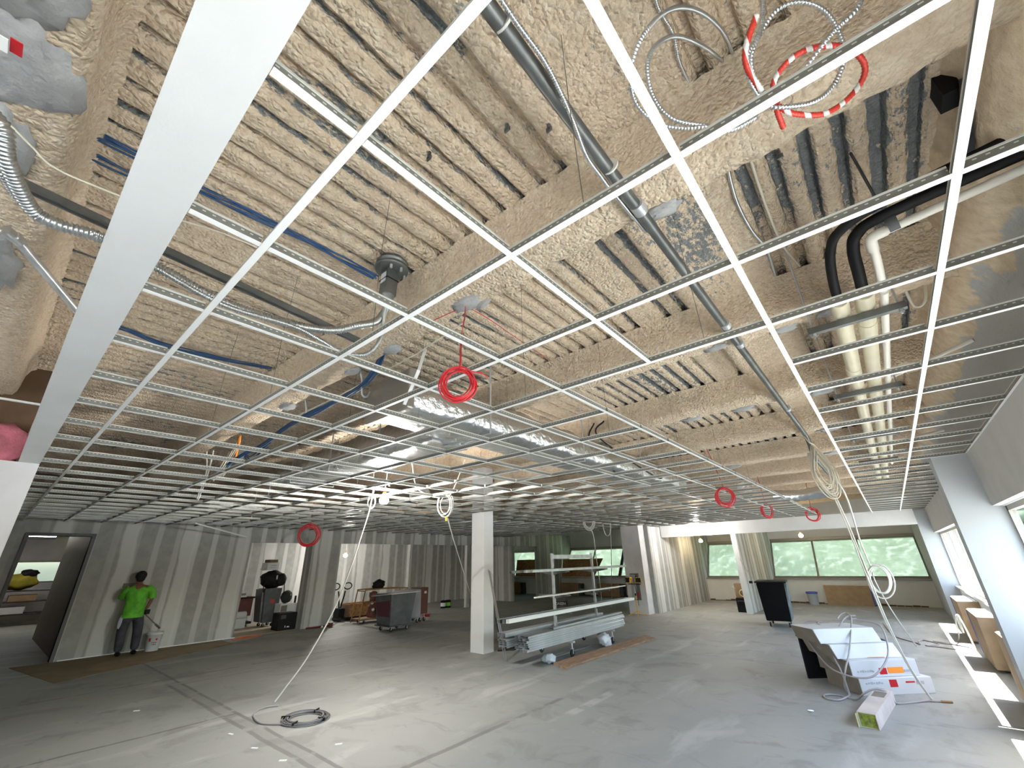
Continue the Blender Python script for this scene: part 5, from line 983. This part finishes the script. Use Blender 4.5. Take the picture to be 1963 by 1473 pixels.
t = thing('desk_phone', 'small black device on top of the papers on the red tool cart', 'device', (-16.35, 5.62, 1.03)); part(t, 'base', 'black', MB().box(-16.45, -16.28, 5.53, 5.72, 1.027, 1.05)); part(t, 'body', 'black', MB().blob((-16.36, 5.62, 1.13), .09, (.8, 1, .95), .1))
solo('white_roll', 'white_paper', MB().lathe((-15.95, 5.2, .35), [(.1, 0), (.11, .02), (.11, .62), (.1, .64)], 16, ax=(0, 1, 0)).box(-16.1, -15.85, 5.2, 5.84, .0, .26), 'white rolled sheets stacked low beside the red tool cart', 'roll')
solo('orange_cord', mat('orange_cord', (.55, .12, .04), .5), MB().tube(smooth_path([(-13.6, 4.75, .015), (-13.55, 5.05, .015), (-13.62, 5.4, .015), (-13.7, 5.2, .015), (-13.65, 4.9, .015), (-13.72, 5.1, .02), (-13.66, 5.5, .015)]), .014, 6), 'orange cord lying at the foot of the partition corner', 'cord')
# worker's corner
solo('floor_paper', mat('brown_floor_paper', (.24, .19, .11), .9, var=.15, vscale=3), MB().hexa([(-13.86, .95, .0), (-11.3, 1.38, .0), (-12.95, 4.6, 0), (-13.86, 4.6, 0), (-13.86, .95, .004), (-11.3, 1.38, .004), (-12.95, 4.6, .004), (-13.86, 4.6, .004)]), 'brown paper strip on the floor under the worker', 'floor paper')
t = bucket(-13.62, 3.12, .15, .38, 'white printed bucket on the floor beside the worker')
ab = math.atan2(-3.12, 13.62)
def bk(ang, z0, z1, wd, m_, nm):
    mb = MB(); n = 6
    for i in range(n):
        a0, a1 = ab+ang-wd/2+wd*i/n, ab+ang-wd/2+wd*(i+1)/n; r0, r1 = .151*(.84+.14*z0/.33), .151*(.84+.14*z1/.33)
        mb.add([(-13.62+r0*math.cos(a0), 3.12+r0*math.sin(a0), z0), (-13.62+r0*math.cos(a1), 3.12+r0*math.sin(a1), z0), (-13.62+r1*math.cos(a1), 3.12+r1*math.sin(a1), z1), (-13.62+r1*math.cos(a0), 3.12+r1*math.sin(a0), z1)], [(0, 1, 2, 3)])
    part(t, nm, m_, mb)
bk(.15, .17, .185, .7, 'dark_metal', 'print'); bk(.12, .13, .15, .55, 'dark_metal', 'print'); bk(.35, .22, .26, .25, 'red', 'mark'); bk(-.55, .2, .27, .3, 'red', 'mark')
# corridor beyond the door
t = thing('shelf_unit', 'shelf piled with red and dark boxes seen through the doorway', 'shelf', (-24.6, 1.0, 0)); sh = mat('dark_shelf', (.05, .03, .025), .7)
for z in (.35, .75, 1.1): part(t, 'shelf', sh, MB().box(-25, -24.2, -.5, 2.2, z, z+.04))
for y in (-.5, 2.16): part(t, 'side', sh, MB().box(-25, -24.2, y, y+.04, 0, 1.14))
for k, (y0, y1, z, h, m_, ln) in enumerate(((.2, .9, .79, .16, 'red', 'red box on the shelf through the doorway'), (1.0, 1.7, .79, .2, 'card', 'brown box on the shelf through the doorway'), (.1, 1.5, .39, .22, 'white_paper', 'pale box on the low shelf through the doorway'))): solo('shelf_box', m_, MB().box(-24.8, -24.3, y0, y1, z+.001, z+h), ln, 'box')
ym = mat('yellow_cloth', (.28, .24, .02), .8, var=.3); t = thing('yellow_bag', 'yellow sack on the shelf below the window through the doorway', 'sack', (-24.6, 1.2, 1.14)); part(t, 'sack', ym, MB().blob((-24.6, 1.15, 1.43), .36, (.7, 1.2, .75), .25, 2, 3, 6)); part(t, 'dark_flap', 'black', MB().blob((-24.55, 1.3, 1.70), .22, (.6, 1.1, .6), .3, 2, 3, 9))
t = thing('corridor_light', 'bright strip light on the ceiling through the doorway', 'ceiling light', (-22.7, 1.0, 2.9)); part(t, 'tube', mat('lit_tube', (1, 1, 1), .4, emit=(1, .95, .85), estr=9), MB().box(-22.75, -22.6, .2, 1.5, 2.88, 2.92)); part(t, 'housing', 'white_metal', MB().box(-22.8, -22.55, .15, 1.53, 2.92, 2.949))

# ------------------------------------------------------------------ the worker
def skin_mesh(name, m, parent, base, V, E, sub=2, root=0):
    me = bpy.data.meshes.new(name); bm = bmesh.new(); ly = bm.verts.layers.skin.verify(); vs = []
    for i, (x, y, z, rx, *ry) in enumerate(V):
        v = bm.verts.new((x-base[0], y-base[1], z-base[2])); v[ly].radius = (rx, ry[0] if ry else rx); v[ly].use_root = (i == root); vs.append(v)
    for a, b in E: bm.edges.new((vs[a], vs[b]))
    bm.to_mesh(me); bm.free(); me.materials.append(M[m] if isinstance(m, str) else m)
    o = bpy.data.objects.new(name, me); C.objects.link(o); o.parent = parent
    k = o.modifiers.new('skin', 'SKIN'); k.use_smooth_shade = True; k.branch_smoothing = .4
    s = o.modifiers.new('sub', 'SUBSURF'); s.levels = sub; s.render_levels = sub; return o
BX_, BY_ = -13.42, 2.58; base = (BX_, BY_, 0)
w_ = thing('person', 'worker in a lime green shirt and dark trousers sanding the left wall, back turned', 'person', base)
# figure faces the wall (-x); +y is the right hand. hips slightly left of the head's line, right arm out holding a pole
V = [(-13.40, 2.56, .93, .14, .105), (-13.42, 2.55, 1.10, .135, .10), (-13.46, 2.54, 1.28, .16, .11), (-13.49, 2.54, 1.40, .12, .09), (-13.53, 2.535, 1.475, .058), (-13.57, 2.53, 1.545, .075, .07), (-13.58, 2.53, 1.63, .098, .085), (-13.57, 2.53, 1.69, .06),
     (-13.50, 2.36, 1.385, .07), (-13.62, 2.30, 1.22, .048), (-13.74, 2.38, 1.27, .038), (-13.82, 2.42, 1.33, .03), (-13.845, 2.43, 1.37, .028),
     (-13.47, 2.73, 1.375, .07), (-13.43, 2.84, 1.15, .046), (-13.47, 2.81, .97, .036), (-13.50, 2.765, .895, .028), (-13.51, 2.755, .865, .027),
     (-13.39, 2.46, .86, .095), (-13.41, 2.46, .50, .06), (-13.39, 2.49, .10, .042), (-13.40, 2.67, .86, .095), (-13.43, 2.74, .50, .06), (-13.40, 2.77, .10, .042)]
E_ = [(0, 1), (1, 2), (2, 3), (3, 4), (4, 5), (5, 6), (6, 7), (3, 8), (8, 9), (9, 10), (10, 11), (11, 12), (3, 13), (13, 14), (14, 15), (15, 16), (16, 17), (0, 18), (18, 19), (19, 20), (0, 21), (21, 22), (22, 23)]
body = skin_mesh('body', 'skin', w_, base, V, E_)
def finger(pts, r, nm='finger'): skin_mesh(nm, 'skin', body, base, [(*p, r) for p in pts], [(i, i+1) for i in range(len(pts)-1)], 1)
PD = Vector((.0, .735, -.678)).normalized(); HC_ = Vector((-13.515, 2.745, .87))          # pole direction, right-hand centre
for k in range(4):                                                                        # fingers curl round the pole
    c = HC_ + PD*(-.033+.022*k); u = Vector((-1, 0, 0)); v = PD.cross(u).normalized(); R_ = .026 - .001*k
    finger([c + u*.0 + v*.03, c + u*R_ + v*.018, c + u*(R_+.004) - v*.008, c + u*.014 - v*(.027), c - u*.006 - v*.024], .0085-.0005*k)
finger([HC_ + Vector((.015, -.02, .03)), HC_ + Vector((.028, .0, .01)), HC_ + Vector((.02, .022, -.012))], .0095, 'thumb')
for k in range(4): finger([(-13.845, 2.405+.02*k, 1.375), (-13.866, 2.402+.022*k, 1.41+.004*(k in (1, 2))), (-13.874, 2.40+.023*k, 1.445+.008*(k in (1, 2)))], .0082)
finger([(-13.84, 2.405, 1.36), (-13.862, 2.375, 1.375), (-13.872, 2.36, 1.395)], .009, 'thumb')
# face (turned to the wall), ears
part(body, 'nose', 'skin', MB().blob((-13.672, 2.53, 1.615), .017, (1.2, .8, 1.3), .05)); part(body, 'mouth', mat('lips', (.17, .06, .05), .5), MB().obox((-13.655, 2.53, 1.578), (0, 1, 0), .045, .012, .01))
for s in (-1, 1): part(body, 'eye', 'white_metal', MB().blob((-13.652, 2.53+s*.032, 1.643), .011)); part(body, 'ear', 'skin', MB().blob((-13.57, 2.53+s*.092, 1.62), .026, (.7, .35, 1.2), .05))
part(w_, 'hair', 'hair', MB().blob((-13.558, 2.53, 1.665), .118, (1.02, .93, .92), .05, 6, 3, 2).blob((-13.52, 2.53, 1.60), .09, (.75, .95, .9), .06, 6, 3, 4))
def oval(c, ry, rx, n=22, tilt=0.): return [(c[0] + rx*math.cos(2*PI*k/n) + tilt*math.sin(2*PI*k/n), c[1] + ry*math.sin(2*PI*k/n)*(1+.02*math.sin(5*k+c[2]*40)), c[2]) for k in range(n)]
sh_ = MB().rings([oval(*q) for q in (((-13.385, 2.545, .775), .205, .150), ((-13.39, 2.545, .80), .212, .155), ((-13.395, 2.55, .90), .205, .148), ((-13.41, 2.55, 1.0), .196, .140), ((-13.43, 2.55, 1.10), .192, .138), ((-13.45, 2.545, 1.20), .205, .142), ((-13.47, 2.54, 1.29), .222, .138), ((-13.485, 2.54, 1.36), .228, .122), ((-13.495, 2.54, 1.41), .20, .098), ((-13.51, 2.54, 1.445), .135, .08), ((-13.52, 2.538, 1.465), .075, .065))])
for p in ([(-13.49, 2.38, 1.385), (-13.52, 2.33, 1.33), (-13.58, 2.30, 1.25), (-13.615, 2.30, 1.20)], [(-13.48, 2.70, 1.385), (-13.455, 2.775, 1.33), (-13.435, 2.825, 1.23), (-13.435, 2.84, 1.16)]):
    sh_.tube(smooth_path(p, 4), .07, 14, rf=lambda i: .088 - .0012*i)
part(w_, 'shirt', 'lime', sh_)
PV = [(-13.39, 2.56, .90, .16, .12), (-13.385, 2.45, .80, .125), (-13.405, 2.44, .50, .10), (-13.385, 2.475, .08, .085), (-13.395, 2.67, .80, .125), (-13.425, 2.735, .50, .10), (-13.395, 2.765, .08, .085), (-13.39, 2.56, .98, .14, .11)]
skin_mesh('trousers', 'pants', w_, base, PV, [(0, 1), (1, 2), (2, 3), (0, 4), (4, 5), (5, 6), (0, 7)])
for y in (2.49, 2.77): part(w_, 'shoe', 'black', MB().blob((-13.44, y, .048), .09, (1.55, .58, .5), .05, 3, 3))
part(w_, 'rag', mat('pale_rag', (.42, .45, .52), .9), MB().blob((-13.36, 2.36, .70), .09, (.5, .6, 1.6), .4, 3, 3, 5), label='pale rag hanging from the left pocket'); part(w_, 'pouch', 'black', MB().box(-13.40, -13.32, 2.76, 2.85, .82, .92), .01)
w_.scale = (.96, .96, .96); HP_ = Vector(base) + (HC_ - Vector(base))*.96
t = thing('sanding_pole', 'wooden pole held by the worker, slanting down over the bucket', 'pole', (-13.515, 2.745, .87)); part(t, 'pole', mat('grey_wood', (.17, .14, .12), .6), MB().cyl(HP_ - PD*.43, HP_ + PD*.54, .0125, n=10)); part(t, 'grip', 'dark_metal', MB().cyl(HP_ + PD*.42, HP_ + PD*.56, .019, n=10))
solo('sanding_block', 'card_grey', MB().box(-13.896, -13.866, 2.31, 2.53, 1.34, 1.44), 'sanding block pressed to the wall by the worker', 'sanding block')

# ------------------------------------------------------------------ temporary work lights
def bulb(x, y, z, top, label, power, warm=(1, .96, .89)):
    t = thing('work_light', label, 'light bulb', (x, y, z), 'temporary bare bulbs')
    em = mat('lit_bulb', (1, 1, 1), .3, emit=warm, estr=power)
    part(t, 'bulb', em, MB().lathe((x, y, z), [(.002, -.09), (.040, -.085), (.062, -.06), (.066, -.025), (.05, .01), (.02, .035)], 16))
    part(t, 'socket', 'orange', MB().lathe((x, y, z), [(.02, .033), (.024, .036), (.024, .085), (.012, .1)], 12))
    part(t, 'cord', 'white_cable', MB().tube(smooth_path([(x, y, z+.095), (x-.01, y+.01, z+.16), (x+.02, y+.03, top)]), .006, 6))
bulb(-5.55, 3.62, 2.62, ZD+.01, 'brightly lit bare bulb hanging at the ceiling grid above the white cord', 420)
bulb(-15.6, 8.75, 2.07, ZD+.01, 'lit bare bulb hanging inside the left room above the pallet jack', 220)
bulb(-4.9, 15.6, 2.58, ZD+.01, 'glowing bulb just in front of the far header, left of centre', 190)
bulb(-5.75, 18.4, 2.3, ZD+.01, 'small warm bulb inside the far office beside the narrow window', 60, (1, .8, .5))
bulb(-2.35, 18.6, 2.33, ZD+.01, 'small warm bulb above the wide far window', 60, (1, .8, .5))
strip_base()
